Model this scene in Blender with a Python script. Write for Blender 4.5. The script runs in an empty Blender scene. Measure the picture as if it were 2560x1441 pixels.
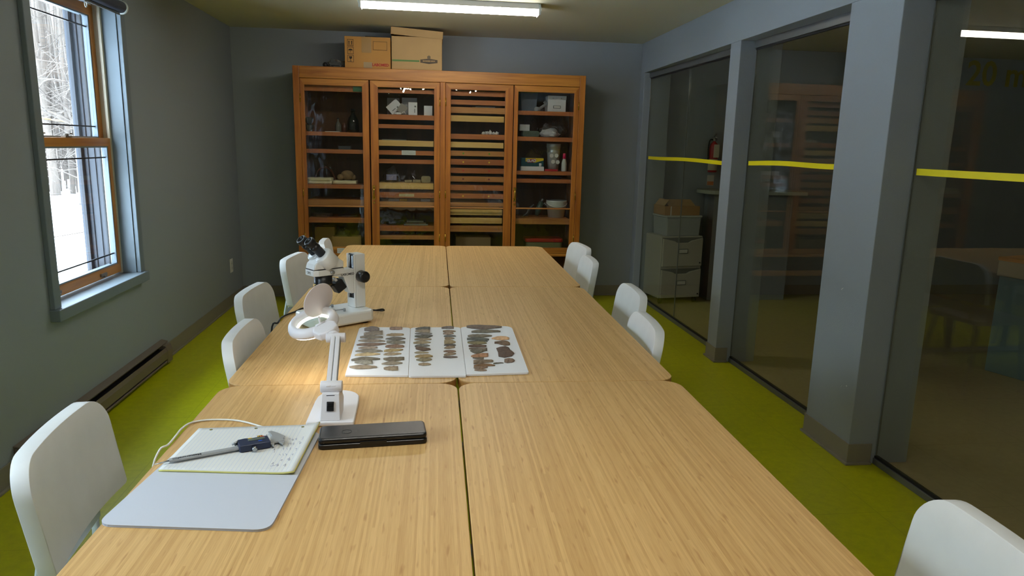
import bpy, bmesh, math, random
from mathutils import Vector, Matrix
PI = math.pi
random.seed(11)
sc = bpy.context.scene
COL = sc.collection

# ------------------------------------------------------------------ helpers
def lin(c):
    f = lambda u: (u / 12.92 if u <= 0.04045 else ((u + 0.055) / 1.055) ** 2.4)
    return tuple(f(x / 255.0) for x in c[:3]) + (1.0,)

def newmat(name):
    m = bpy.data.materials.new(name)
    m.use_nodes = True
    nt = m.node_tree
    return m, nt, nt.nodes['Principled BSDF']

def plain(name, rgb, rough=0.5, metal=0.0, var=0.0, vscale=8.0, bump=0.0, bscale=60.0, spec=None, stretch=(1, 1, 1), rand=0.0):
    m, nt, b = newmat(name)
    c = lin(rgb)
    b.inputs['Base Color'].default_value = c
    b.inputs['Roughness'].default_value = rough
    b.inputs['Metallic'].default_value = metal
    if spec is not None:
        b.inputs['Specular IOR Level'].default_value = spec
    if var or bump:
        tc = nt.nodes.new('ShaderNodeTexCoord')
        mp = nt.nodes.new('ShaderNodeMapping')
        mp.inputs['Scale'].default_value = stretch
        nt.links.new(tc.outputs['Object'], mp.inputs['Vector'])
    if var:
        n = nt.nodes.new('ShaderNodeTexNoise')
        n.inputs['Scale'].default_value = vscale
        n.inputs['Detail'].default_value = 5
        nt.links.new(mp.outputs['Vector'], n.inputs['Vector'])
        r = nt.nodes.new('ShaderNodeValToRGB')
        r.color_ramp.elements[0].position = 0.3
        r.color_ramp.elements[1].position = 0.7
        r.color_ramp.elements[0].color = tuple(x * (1 - var) for x in c[:3]) + (1,)
        r.color_ramp.elements[1].color = tuple(min(1, x * (1 + var)) for x in c[:3]) + (1,)
        nt.links.new(n.outputs['Fac'], r.inputs['Fac'])
        nt.links.new(r.outputs['Color'], b.inputs['Base Color'])
    if bump:
        n2 = nt.nodes.new('ShaderNodeTexNoise')
        n2.inputs['Scale'].default_value = bscale
        n2.inputs['Detail'].default_value = 3
        nt.links.new(mp.outputs['Vector'], n2.inputs['Vector'])
        bp = nt.nodes.new('ShaderNodeBump')
        bp.inputs['Strength'].default_value = bump
        bp.inputs['Distance'].default_value = 0.004
        nt.links.new(n2.outputs['Fac'], bp.inputs['Height'])
        nt.links.new(bp.outputs['Normal'], b.inputs['Normal'])
    return m

def wood(name, c1, c2, axis='Y', fine=38.0, rough=0.38, spec=0.5):
    m, nt, b = newmat(name)
    tc = nt.nodes.new('ShaderNodeTexCoord')
    oi = nt.nodes.new('ShaderNodeObjectInfo')
    ad = nt.nodes.new('ShaderNodeVectorMath'); ad.operation = 'ADD'
    sc_ = nt.nodes.new('ShaderNodeVectorMath'); sc_.operation = 'SCALE'
    sc_.inputs['Scale'].default_value = 7.3
    cmb = nt.nodes.new('ShaderNodeCombineXYZ')
    for k in range(3):
        nt.links.new(oi.outputs['Random'], cmb.inputs[k])
    nt.links.new(cmb.outputs[0], sc_.inputs[0])
    nt.links.new(tc.outputs['Object'], ad.inputs[0])
    nt.links.new(sc_.outputs[0], ad.inputs[1])
    mp = nt.nodes.new('ShaderNodeMapping')
    s = [fine, fine, fine]
    s['XYZ'.index(axis)] = fine * 0.06
    mp.inputs['Scale'].default_value = s
    nt.links.new(ad.outputs[0], mp.inputs['Vector'])
    n = nt.nodes.new('ShaderNodeTexNoise')
    n.inputs['Scale'].default_value = 1.0
    n.inputs['Detail'].default_value = 6
    n.inputs['Distortion'].default_value = 0.6
    nt.links.new(mp.outputs['Vector'], n.inputs['Vector'])
    r = nt.nodes.new('ShaderNodeValToRGB')
    r.color_ramp.elements[0].position = 0.32
    r.color_ramp.elements[1].position = 0.68
    r.color_ramp.elements[0].color = lin(c1)
    r.color_ramp.elements[1].color = lin(c2)
    nt.links.new(n.outputs['Fac'], r.inputs['Fac'])
    nt.links.new(r.outputs['Color'], b.inputs['Base Color'])
    b.inputs['Roughness'].default_value = rough
    b.inputs['Specular IOR Level'].default_value = spec
    return m

def bamboo(name):
    m, nt, b = newmat(name)
    N = nt.nodes.new; L = nt.links.new
    tc = N('ShaderNodeTexCoord'); oi = N('ShaderNodeObjectInfo')
    sep = N('ShaderNodeSeparateXYZ'); L(tc.outputs['Object'], sep.inputs[0])
    def mth(op, a, bv=None, clampv=False):
        q = N('ShaderNodeMath'); q.operation = op; q.use_clamp = clampv
        for i, v in enumerate((a, bv)):
            if v is None: continue
            if isinstance(v, (int, float)): q.inputs[i].default_value = v
            else: L(v, q.inputs[i])
        return q.outputs[0]
    off = mth('MULTIPLY', oi.outputs['Random'], 37.0)
    xs = mth('ADD', sep.outputs['X'], off)
    strip = mth('FLOOR', mth('MULTIPLY', xs, 210.0))
    wn0 = N('ShaderNodeTexWhiteNoise'); wn0.noise_dimensions = '1D'; L(strip, wn0.inputs['W'])
    # each strip is cut into lengths
    yo = mth('ADD', mth('MULTIPLY', wn0.outputs['Value'], 11.0), mth('MULTIPLY', sep.outputs['Y'], 0.9))
    cell = mth('FLOOR', yo)
    cv = N('ShaderNodeCombineXYZ'); L(strip, cv.inputs[0]); L(cell, cv.inputs[1])
    wn = N('ShaderNodeTexWhiteNoise'); wn.noise_dimensions = '2D'; L(cv.outputs[0], wn.inputs['Vector'])
    gv = N('ShaderNodeCombineXYZ')
    L(mth('MULTIPLY', xs, 520.0), gv.inputs[0]); L(mth('MULTIPLY', sep.outputs['Y'], 14.0), gv.inputs[1])
    g = N('ShaderNodeTexNoise'); g.inputs['Scale'].default_value = 1.0; g.inputs['Detail'].default_value = 4
    L(gv.outputs[0], g.inputs['Vector'])
    mix = mth('ADD', mth('MULTIPLY', wn.outputs['Value'], 0.42), mth('MULTIPLY', g.outputs['Fac'], 0.75))
    r = N('ShaderNodeValToRGB')
    e = r.color_ramp.elements
    e[0].position = 0.15; e[0].color = lin((180, 138, 82))
    e[1].position = 0.95; e[1].color = lin((216, 177, 118))
    L(mix, r.inputs['Fac'])
    # dark knuckle flecks
    fv = N('ShaderNodeCombineXYZ')
    L(mth('MULTIPLY', xs, 120.0), fv.inputs[0]); L(mth('MULTIPLY', sep.outputs['Y'], 17.0), fv.inputs[1])
    fn = N('ShaderNodeTexNoise'); fn.inputs['Scale'].default_value = 1.0; fn.inputs['Detail'].default_value = 1
    L(fv.outputs[0], fn.inputs['Vector'])
    fk = mth('MULTIPLY', mth('SUBTRACT', fn.outputs['Fac'], 0.64), 7.0, True)
    mx = N('ShaderNodeMix'); mx.data_type = 'RGBA'
    L(mth('MULTIPLY', fk, 0.5), mx.inputs['Factor']); L(r.outputs['Color'], mx.inputs['A'])
    mx.inputs['B'].default_value = lin((150, 100, 50))
    L(mx.outputs['Result'], b.inputs['Base Color'])
    b.inputs['Roughness'].default_value = 0.42
    b.inputs['Specular IOR Level'].default_value = 0.35
    return m

def emitter(name, rgb, strength):
    m, nt, b = newmat(name)
    b.inputs['Base Color'].default_value = lin(rgb)
    b.inputs['Emission Color'].default_value = lin(rgb)
    b.inputs['Emission Strength'].default_value = strength
    return m

def sheet_glass(name, tint=(0.9, 0.92, 0.89), f0=0.05, wave=0.0, wscale=(6, 6, 6), rough=0.0):
    m = bpy.data.materials.new(name); m.use_nodes = True
    nt = m.node_tree; nt.nodes.clear()
    N = nt.nodes.new; L = nt.links.new
    out = N('ShaderNodeOutputMaterial'); mix = N('ShaderNodeMixShader')
    tr = N('ShaderNodeBsdfTransparent'); tr.inputs['Color'].default_value = tuple(tint) + (1,)
    gl = N('ShaderNodeBsdfGlossy'); gl.inputs['Roughness'].default_value = rough
    lw = N('ShaderNodeLayerWeight'); lw.inputs['Blend'].default_value = 0.5
    pw = N('ShaderNodeMath'); pw.operation = 'POWER'; pw.inputs[1].default_value = 5.0
    ml = N('ShaderNodeMath'); ml.operation = 'MULTIPLY_ADD'; ml.inputs[1].default_value = 1 - f0; ml.inputs[2].default_value = f0
    L(lw.outputs['Facing'], pw.inputs[0]); L(pw.outputs[0], ml.inputs[0]); L(ml.outputs[0], mix.inputs['Fac'])
    L(tr.outputs[0], mix.inputs[1]); L(gl.outputs[0], mix.inputs[2]); L(mix.outputs[0], out.inputs['Surface'])
    if wave:
        tc = N('ShaderNodeTexCoord'); mp = N('ShaderNodeMapping'); mp.inputs['Scale'].default_value = wscale
        L(tc.outputs['Object'], mp.inputs['Vector'])
        n = N('ShaderNodeTexNoise'); n.inputs['Scale'].default_value = 1.0; n.inputs['Detail'].default_value = 2
        L(mp.outputs['Vector'], n.inputs['Vector'])
        bp = N('ShaderNodeBump'); bp.inputs['Strength'].default_value = 1.0; bp.inputs['Distance'].default_value = wave
        L(n.outputs['Fac'], bp.inputs['Height']); L(bp.outputs['Normal'], gl.inputs['Normal'])
    return m

class MB:
    """collects shapes into one mesh"""
    def __init__(self): self.v = []; self.f = []; self.s = []; self.mi = {}
    def add(self, vs, fs, smooth=False, M=None):
        o = len(self.v)
        for p in vs:
            p = Vector(p)
            self.v.append(tuple(M @ p) if M else tuple(p))
        for i, q in enumerate(fs):
            self.f.append(tuple(o + k for k in q))
            self.s.append(smooth[i] if isinstance(smooth, list) else smooth)
        return self
    def box(self, x0, x1, y0, y1, z0, z1, M=None):
        vs = [(x, y, z) for z in (z0, z1) for y in (y0, y1) for x in (x0, x1)]
        return self.add(vs, [(0, 2, 3, 1), (4, 5, 7, 6), (0, 1, 5, 4), (2, 6, 7, 3), (0, 4, 6, 2), (1, 3, 7, 5)], False, M)
    def ring(self, axis, a0, a1, o, i):
        """a rectangular frame: thickness a0..a1 along axis, outer and inner (u0,u1,v0,v1); rails get material slot 1"""
        vs = []
        for a in (a0, a1):
            for (u0, u1, v0, v1) in (o, i):
                for u, v in ((u0, v0), (u1, v0), (u1, v1), (u0, v1)):
                    vs.append((a, u, v) if axis == 'x' else (u, a, v))
        fs = []; base = len(self.f)
        for k in range(4):
            j = (k + 1) % 4
            for q in ((k, j, 4 + j, 4 + k), (8 + k, 12 + k, 12 + j, 8 + j), (k, 8 + k, 8 + j, j), (4 + k, 4 + j, 12 + j, 12 + k)):
                if k in (0, 2): self.mi[base + len(fs)] = 1
                fs.append(q)
        return self.add(vs, fs)
    def cyl(self, p0, p1, r0, r1=None, n=20, cap=True, M=None):
        r1 = r0 if r1 is None else r1
        p0 = Vector(p0); p1 = Vector(p1); d = (p1 - p0).normalized()
        a = d.orthogonal().normalized(); b = d.cross(a)
        vs = []
        for p, r in ((p0, r0), (p1, r1)):
            for k in range(n):
                t = 2 * PI * k / n
                vs.append(p + a * (r * math.cos(t)) + b * (r * math.sin(t)))
        fs = [(k, (k + 1) % n, n + (k + 1) % n, n + k) for k in range(n)]; sm = [True] * n
        if cap:
            fs += [tuple(range(n - 1, -1, -1)), tuple(range(n, 2 * n))]; sm += [False, False]
        return self.add(vs, fs, sm, M)
    def lathe(self, prof, o=(0, 0, 0), d=(0, 0, 1), n=28, M=None, sx=1.0, cap=True):
        o = Vector(o); d = Vector(d).normalized()
        a = d.orthogonal().normalized(); b = d.cross(a)
        vs = []; fs = []
        for r, h in prof:
            for k in range(n):
                t = 2 * PI * k / n
                vs.append(o + d * h + a * (r * sx * math.cos(t)) + b * (r * math.sin(t)))
        for i in range(len(prof) - 1):
            for k in range(n):
                fs.append((i * n + k, i * n + (k + 1) % n, (i + 1) * n + (k + 1) % n, (i + 1) * n + k))
        sm = [True] * len(fs)
        if cap and prof[0][0] > 1e-6: fs.append(tuple(range(n - 1, -1, -1))); sm.append(False)
        if cap and prof[-1][0] > 1e-6: fs.append(tuple(range((len(prof) - 1) * n, len(prof) * n))); sm.append(False)
        return self.add(vs, fs, sm, M)
    def tube(self, pts, r, n=8, closed=False, M=None):
        P = [Vector(p) for p in pts]; m = len(P)
        rr = r if isinstance(r, (list, tuple)) else [r] * m
        vs = []; prev = None
        for i, p in enumerate(P):
            if closed: d = P[(i + 1) % m] - P[i - 1]
            else: d = P[min(i + 1, m - 1)] - P[max(i - 1, 0)]
            d = d.normalized() if d.length > 1e-9 else Vector((0, 0, 1))
            a = d.orthogonal().normalized() if prev is None else (prev - d * prev.dot(d)).normalized()
            prev = a; b = d.cross(a)
            for k in range(n):
                t = 2 * PI * k / n
                vs.append(p + a * (rr[i] * math.cos(t)) + b * (rr[i] * math.sin(t)))
        fs = []
        for i in range(m if closed else m - 1):
            j = (i + 1) % m
            for k in range(n):
                fs.append((i * n + k, i * n + (k + 1) % n, j * n + (k + 1) % n, j * n + k))
        sm = [True] * len(fs)
        if not closed:
            fs += [tuple(range(n - 1, -1, -1)), tuple(range((m - 1) * n, m * n))]; sm += [False, False]
        return self.add(vs, fs, sm, M)
    def prism(self, poly, z0, z1, M=None, smooth=False):
        n = len(poly)
        A = sum(poly[i][0] * poly[(i + 1) % n][1] - poly[(i + 1) % n][0] * poly[i][1] for i in range(n))
        if A < 0: poly = list(poly)[::-1]
        vs = [(x, y, z0) for x, y in poly] + [(x, y, z1) for x, y in poly]
        fs = [(k, (k + 1) % n, n + (k + 1) % n, n + k) for k in range(n)]
        sm = [smooth] * n
        fs += [tuple(range(n - 1, -1, -1)), tuple(range(n, 2 * n))]; sm += [False, False]
        return self.add(vs, fs, sm, M)
    def sphere(self, c, r, n=16, m=10, s=(1, 1, 1), M=None):
        prof = [(max(1e-7, math.sin(PI * i / m)) * r, -math.cos(PI * i / m) * r) for i in range(m + 1)]
        vs = []; fs = []
        for rr, h in prof:
            for k in range(n):
                t = 2 * PI * k / n
                vs.append((c[0] + rr * math.cos(t) * s[0], c[1] + rr * math.sin(t) * s[1], c[2] + h * s[2]))
        for i in range(m):
            for k in range(n):
                fs.append((i * n + k, i * n + (k + 1) % n, (i + 1) * n + (k + 1) % n, (i + 1) * n + k))
        return self.add(vs, fs, True, M)
    def build(self, name, mat, parent=None, bev=0.0, seg=2, loc=None, rot=None):
        me = bpy.data.meshes.new(name)
        me.from_pydata(self.v, [], self.f)
        me.polygons.foreach_set('use_smooth', self.s)
        for q in (mat if isinstance(mat, (list, tuple)) else [mat]): me.materials.append(q)
        for k, q in self.mi.items(): me.polygons[k].material_index = q
        me.update()
        o = bpy.data.objects.new(name, me); COL.objects.link(o)
        if parent: o.parent = parent
        if loc: o.location = loc
        if rot: o.rotation_euler = rot
        if bev:
            md = o.modifiers.new('b', 'BEVEL'); md.width = bev; md.segments = seg
            md.limit_method = 'ANGLE'; md.angle_limit = 0.6; md.harden_normals = False
        return o

def tag(o, label=None, cat=None, group=None, kind=None):
    if label: o['label'] = label
    if cat: o['category'] = cat
    if group: o['group'] = group
    if kind: o['kind'] = kind
    return o

def thing(name, label, cat, loc=(0, 0, 0), rz=0.0, group=None, kind=None):
    o = bpy.data.objects.new(name, None); COL.objects.link(o)
    o.empty_display_size = 0.05
    o.location = loc; o.rotation_euler = (0, 0, rz)
    return tag(o, label, cat, group, kind)

def text(s, size, mat, parent, loc, rot=(0, 0, 0), bold=0.0, name='lettering', ext=0.0002, align='CENTER', sx=1.0):
    cu = bpy.data.curves.new(name, 'FONT')
    cu.body = s; cu.size = size; cu.offset = bold; cu.extrude = ext
    cu.align_x = align; cu.align_y = 'CENTER'
    cu.resolution_u = 3
    cu.materials.append(mat)
    o = bpy.data.objects.new(name, cu); COL.objects.link(o)
    o.parent = parent; o.location = loc; o.rotation_euler = rot; o.scale = (sx, 1, 1)
    return o

def dup(root, loc, rz, label, group=None):
    r = root.copy(); COL.objects.link(r); r.location = loc; r.rotation_euler = (0, 0, rz)
    tag(r, label, None, group)
    for ch in list(root.children):
        c = ch.copy(); COL.objects.link(c); c.parent = r
        for g in list(ch.children):
            d = g.copy(); COL.objects.link(d); d.parent = c
    return r

def rrect(x0, x1, y0, y1, r, n=6):
    P = []
    for cx, cy, a0 in ((x1 - r, y1 - r, 0), (x0 + r, y1 - r, 90), (x0 + r, y0 + r, 180), (x1 - r, y0 + r, 270)):
        for k in range(n + 1):
            a = math.radians(a0 + 90.0 * k / n)
            P.append((cx + r * math.cos(a), cy + r * math.sin(a)))
    return P
RX = Matrix.Rotation
FACE = (PI / 2, 0, 0)      # text standing upright, facing -Y

def meshify():
    """turn the lettering curves into plain meshes"""
    dg = bpy.context.evaluated_depsgraph_get()
    for o in [q for q in bpy.data.objects if q.type == 'FONT']:
        me = bpy.data.meshes.new_from_object(o.evaluated_get(dg))
        me.name = o.name
        n = bpy.data.objects.new('tmp', me); COL.objects.link(n)
        n.parent = o.parent; n.location = o.location; n.rotation_euler = o.rotation_euler; n.scale = o.scale
        nm = o.name; bpy.data.objects.remove(o); n.name = nm

# ---- baked measurements
ARTIFACTS = [((-0.1905, 2.5754), [(-0.0281, 0.0085), (-0.022, 0.0182), (-0.0157, 0.0264), (-0.0095, 0.0363), (-0.0028, 0.0393), (0.0043, 0.0381), (0.0115, 0.034), (0.0189, 0.0276), (0.0269, 0.01), (0.0289, -0.0242), (0.0222, -0.0259), (0.0157, -0.0305), (0.0088, -0.0299), (0.0019, -0.0269), (-0.0048, -0.0293), (-0.0118, -0.0257), (-0.0187, -0.0239), (-0.0256, -0.0222)], (110, 100, 95))
,((-0.1808, 2.5144), [(-0.0343, 0.0056), (-0.0263, 0.0108), (-0.0183, 0.0172), (-0.0104, 0.0257), (-0.0019, 0.0263), (0.0064, 0.0303), (0.0149, 0.0314), (0.0233, 0.0356), (0.0317, 0.0384), (0.0351, -0.023), (0.0266, -0.021), (0.0182, -0.0218), (0.0101, -0.0259), (0.0017, -0.0261), (-0.0068, -0.0248), (-0.015, -0.0266), (-0.0233, -0.0273), (-0.0319, -0.0249)], (130, 118, 105))
,((-0.1834, 2.4625), [(-0.041, 0.0097), (-0.0313, 0.0145), (-0.0214, 0.0163), (-0.0115, 0.0186), (-0.0014, 0.0202), (0.0089, 0.0171), (0.0193, 0.0136), (0.0296, 0.0112), (0.04, 0.0065), (0.041, -0.0123), (0.031, -0.0143), (0.0211, -0.0157), (0.0111, -0.0158), (0.0011, -0.0163), (-0.0088, -0.0168), (-0.0189, -0.0159), (-0.0292, -0.0112), (-0.0394, -0.0091)], (115, 105, 92))
,((-0.1792, 2.4152), [(-0.0471, 0.0027), (-0.0361, 0.0114), (-0.0249, 0.0182), (-0.0134, 0.0222), (-0.0015, 0.0213), (0.0107, 0.0163), (0.023, 0.0089), (0.0352, 0.0017), (0.0473, -0.0054), (0.0475, -0.0084), (0.0358, -0.01), (0.0242, -0.0125), (0.0127, -0.0143), (0.0012, -0.0172), (-0.0106, -0.0157), (-0.0225, -0.0124), (-0.0346, -0.007), (-0.0469, 0.0003)], (125, 112, 98))
,((-0.1766, 2.3701), [(-0.0506, -0.0007), (-0.0385, 0.0056), (-0.0263, 0.0112), (-0.0139, 0.0149), (-0.0012, 0.0162), (0.0115, 0.0161), (0.0245, 0.0129), (0.0374, 0.0106), (0.0504, 0.0067), (0.0506, 0.0038), (0.0381, -0.0023), (0.0259, -0.0106), (0.0135, -0.0144), (0.0011, -0.0171), (-0.0115, -0.0172), (-0.0243, -0.0142), (-0.037, -0.0121), (-0.0498, -0.0094)], (112, 92, 78))
,((-0.1863, 2.3305), [(-0.0323, 0.0013), (-0.0247, 0.0061), (-0.017, 0.0105), (-0.0091, 0.0125), (-0.0011, 0.0138), (0.0071, 0.0135), (0.0152, 0.0137), (0.0234, 0.0112), (0.0318, 0.007), (0.0327, -0.0072), (0.0248, -0.0094), (0.0167, -0.0088), (0.0088, -0.0114), (0.0009, -0.0118), (-0.0071, -0.0124), (-0.0152, -0.0118), (-0.0234, -0.0096), (-0.0316, -0.0072)], (140, 125, 110))
,((-0.1794, 2.2915), [(-0.0451, 0.0017), (-0.0346, 0.0103), (-0.024, 0.0182), (-0.013, 0.0217), (-0.0018, 0.0236), (0.0099, 0.0186), (0.0217, 0.0132), (0.0334, 0.0057), (0.0452, -0.0024), (0.0454, -0.0062), (0.0344, -0.0102), (0.0234, -0.0145), (0.0124, -0.0171), (0.0012, -0.0168), (-0.01, -0.0169), (-0.0212, -0.0153), (-0.0329, -0.0097), (-0.0446, -0.0038)], (120, 112, 100))
,((-0.1812, 2.2523), [(-0.041, -0.0047), (-0.0315, 0.004), (-0.0218, 0.0124), (-0.0118, 0.0173), (-0.0014, 0.018), (0.0091, 0.0167), (0.0198, 0.013), (0.0305, 0.0089), (0.0412, 0.0047), (0.0415, -0.0006), (0.0314, -0.0046), (0.0212, -0.0082), (0.0111, -0.0115), (0.001, -0.0137), (-0.0093, -0.014), (-0.0197, -0.0134), (-0.03, -0.0132), (-0.0404, -0.011)], (165, 145, 110))
,((-0.1832, 2.2009), [(-0.0452, -0.0019), (-0.0349, 0.0086), (-0.0243, 0.0174), (-0.0134, 0.0242), (-0.0019, 0.0239), (0.0097, 0.0212), (0.0215, 0.0166), (0.0334, 0.0098), (0.0452, 0.0038), (0.0458, -0.0063), (0.0347, -0.0101), (0.0234, -0.0115), (0.0123, -0.0135), (0.0011, -0.0153), (-0.0099, -0.0182), (-0.0212, -0.0181), (-0.0326, -0.0161), (-0.044, -0.0145)], (98, 92, 80))
,((-0.1871, 2.1674), [(-0.0292, 0.011), (-0.0222, 0.0126), (-0.0156, 0.0175), (-0.0088, 0.0204), (-0.0017, 0.0211), (0.0054, 0.0209), (0.0129, 0.0162), (0.0201, 0.0147), (0.0275, 0.0107), (0.0296, -0.0198), (0.0225, -0.0193), (0.0157, -0.0209), (0.0088, -0.0224), (0.0016, -0.0202), (-0.0057, -0.0162), (-0.013, -0.0124), (-0.0202, -0.0103), (-0.0278, -0.0038)], (120, 116, 105))
,((-0.1845, 2.118), [(-0.0425, 0.0077), (-0.0325, 0.0124), (-0.0226, 0.0189), (-0.0121, 0.0196), (-0.0018, 0.0213), (0.0091, 0.017), (0.02, 0.0124), (0.0308, 0.0079), (0.0416, 0.0034), (0.0424, -0.0084), (0.0321, -0.0103), (0.022, -0.0157), (0.0118, -0.0176), (0.0016, -0.0195), (-0.0088, -0.0191), (-0.0193, -0.018), (-0.0303, -0.0101), (-0.0415, -0.0018)], (125, 112, 95))
,((-0.1026, 2.5823), [(-0.0239, 0.0121), (-0.0182, 0.0144), (-0.0124, 0.0179), (-0.0066, 0.0185), (-0.0008, 0.0213), (0.0051, 0.0214), (0.011, 0.0202), (0.017, 0.0162), (0.023, 0.016), (0.0239, -0.0158), (0.018, -0.0153), (0.0123, -0.0196), (0.0066, -0.0203), (0.0007, -0.0186), (-0.0051, -0.0195), (-0.0109, -0.0193), (-0.0168, -0.0177), (-0.0228, -0.0121)], (140, 115, 100))
,((-0.1023, 2.4909), [(-0.0315, 0.0001), (-0.0241, 0.0093), (-0.0164, 0.0143), (-0.0086, 0.0177), (-0.0008, 0.0193), (0.0073, 0.0164), (0.0154, 0.0121), (0.0234, 0.0092), (0.0314, 0.0074), (0.0317, -0.0056), (0.0239, -0.0092), (0.0162, -0.0127), (0.0083, -0.0135), (0.0006, -0.017), (-0.0072, -0.0163), (-0.0151, -0.0153), (-0.0232, -0.0097), (-0.0312, -0.0064)], (145, 125, 100))
,((-0.0984, 2.4397), [(-0.0353, 0.0008), (-0.0269, 0.0081), (-0.0182, 0.0122), (-0.0095, 0.0167), (-0.0007, 0.0181), (0.0081, 0.02), (0.0171, 0.0171), (0.0262, 0.0092), (0.0353, 0.0023), (0.0354, -0.002), (0.0267, -0.0067), (0.0181, -0.0142), (0.0094, -0.0179), (0.0008, -0.0212), (-0.0082, -0.0162), (-0.0171, -0.0127), (-0.0261, -0.0083), (-0.035, -0.0054)], (105, 98, 88))
,((-0.0958, 2.3938), [(-0.033, 0.019), (-0.025, 0.0202), (-0.017, 0.0222), (-0.0087, 0.018), (-0.0006, 0.0175), (0.0075, 0.0159), (0.0157, 0.0129), (0.0239, 0.0089), (0.032, 0.0072), (0.0325, -0.0137), (0.0245, -0.0144), (0.0166, -0.0171), (0.0087, -0.0198), (0.0008, -0.0215), (-0.0072, -0.0201), (-0.0153, -0.0159), (-0.0235, -0.0113), (-0.0316, -0.0081)], (115, 108, 95))
,((-0.0974, 2.343), [(-0.0324, 0.0049), (-0.0247, 0.0114), (-0.0169, 0.0188), (-0.009, 0.0221), (-0.0009, 0.0215), (0.0072, 0.0227), (0.0155, 0.0185), (0.0238, 0.0115), (0.0321, 0.0021), (0.0324, -0.0094), (0.0245, -0.0143), (0.0166, -0.0173), (0.0087, -0.0177), (0.0007, -0.0196), (-0.0073, -0.0174), (-0.0154, -0.0151), (-0.0235, -0.0134), (-0.0316, -0.0094)], (120, 95, 78))
,((-0.0995, 2.2957), [(-0.0319, -0.0012), (-0.0243, 0.0065), (-0.0166, 0.0125), (-0.0087, 0.016), (-0.0007, 0.0167), (0.0074, 0.0132), (0.0156, 0.0107), (0.0236, 0.0093), (0.0316, 0.0098), (0.0318, 0.0053), (0.0239, -0.0013), (0.0162, -0.009), (0.0084, -0.0119), (0.0005, -0.0141), (-0.0073, -0.0168), (-0.0153, -0.0157), (-0.0232, -0.015), (-0.0311, -0.015)], (150, 130, 92))
,((-0.1014, 2.2532), [(-0.0292, -0.002), (-0.0223, 0.0064), (-0.0152, 0.0114), (-0.008, 0.0148), (-0.0007, 0.015), (0.0067, 0.0139), (0.0143, 0.0098), (0.0217, 0.0079), (0.0292, 0.0044), (0.0293, 0.0011), (0.022, -0.0028), (0.0149, -0.0076), (0.0077, -0.0114), (0.0005, -0.0127), (-0.0068, -0.0135), (-0.014, -0.0144), (-0.0214, -0.0113), (-0.0288, -0.0089)], (145, 128, 105))
,((-0.0948, 2.1973), [(-0.0338, 0.0095), (-0.0257, 0.0134), (-0.0175, 0.0172), (-0.0092, 0.0188), (-0.0007, 0.0165), (0.0076, 0.0178), (0.0162, 0.0145), (0.0244, 0.0188), (0.0328, 0.0192), (0.0336, -0.0115), (0.0253, -0.0121), (0.0172, -0.0174), (0.009, -0.0202), (0.0009, -0.024), (-0.0073, -0.0231), (-0.0157, -0.0204), (-0.0243, -0.0138), (-0.0331, -0.0032)], (105, 95, 80))
,((-0.0984, 2.1526), [(-0.0325, -0.003), (-0.0248, 0.0063), (-0.017, 0.013), (-0.009, 0.0167), (-0.0009, 0.0198), (0.0074, 0.019), (0.0158, 0.0144), (0.0241, 0.0105), (0.0326, 0.0035), (0.0327, -0.0014), (0.0247, -0.0069), (0.0167, -0.0119), (0.0087, -0.0147), (0.0007, -0.0167), (-0.0075, -0.0157), (-0.0156, -0.0149), (-0.0239, -0.0103), (-0.0322, -0.0079)], (130, 120, 105))
,((-0.0999, 2.1006), [(-0.0223, 0.008), (-0.0171, 0.0133), (-0.0116, 0.0146), (-0.0063, 0.0183), (-0.0009, 0.0194), (0.0046, 0.0196), (0.0101, 0.0222), (0.0157, 0.0185), (0.0212, 0.019), (0.0226, -0.0199), (0.0172, -0.0209), (0.0117, -0.0199), (0.0064, -0.0219), (0.0008, -0.0182), (-0.0046, -0.0183), (-0.0102, -0.0152), (-0.0157, -0.0124), (-0.0215, -0.006)], (130, 115, 95))
,((-0.0037, 2.5777), [(-0.0273, -0.002), (-0.0206, 0.005), (-0.0138, 0.0107), (-0.0069, 0.0139), (-0.0001, 0.0188), (0.0068, 0.0213), (0.0137, 0.0225), (0.0206, 0.0215), (0.0275, 0.0219), (0.0272, -0.0129), (0.0204, -0.0156), (0.0136, -0.0158), (0.0068, -0.0164), (-0.0, -0.0171), (-0.0068, -0.0167), (-0.0136, -0.0161), (-0.0204, -0.0121), (-0.0272, -0.0109)], (95, 93, 88))
,((-0.0044, 2.5402), [(-0.0274, 0.0042), (-0.0206, 0.0102), (-0.0138, 0.0144), (-0.0069, 0.0156), (-0.0, 0.0183), (0.0069, 0.0178), (0.0138, 0.0192), (0.0207, 0.0183), (0.0276, 0.0158), (0.0272, -0.0193), (0.0204, -0.019), (0.0136, -0.0199), (0.0068, -0.0187), (0.0, -0.0179), (-0.0068, -0.0153), (-0.0136, -0.0126), (-0.0205, -0.0074), (-0.0273, -0.0039)], (140, 125, 105))
,((-0.0009, 2.5039), [(-0.0314, 0.0046), (-0.0236, 0.0074), (-0.0157, 0.0115), (-0.0079, 0.0124), (-0.0, 0.013), (0.0079, 0.0114), (0.0157, 0.0095), (0.0236, 0.0049), (0.0314, 0.0022), (0.0314, -0.003), (0.0235, -0.0081), (0.0156, -0.0108), (0.0078, -0.012), (-0.0, -0.0141), (-0.0078, -0.0124), (-0.0156, -0.0093), (-0.0235, -0.0064), (-0.0313, -0.0007)], (115, 110, 105))
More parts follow.
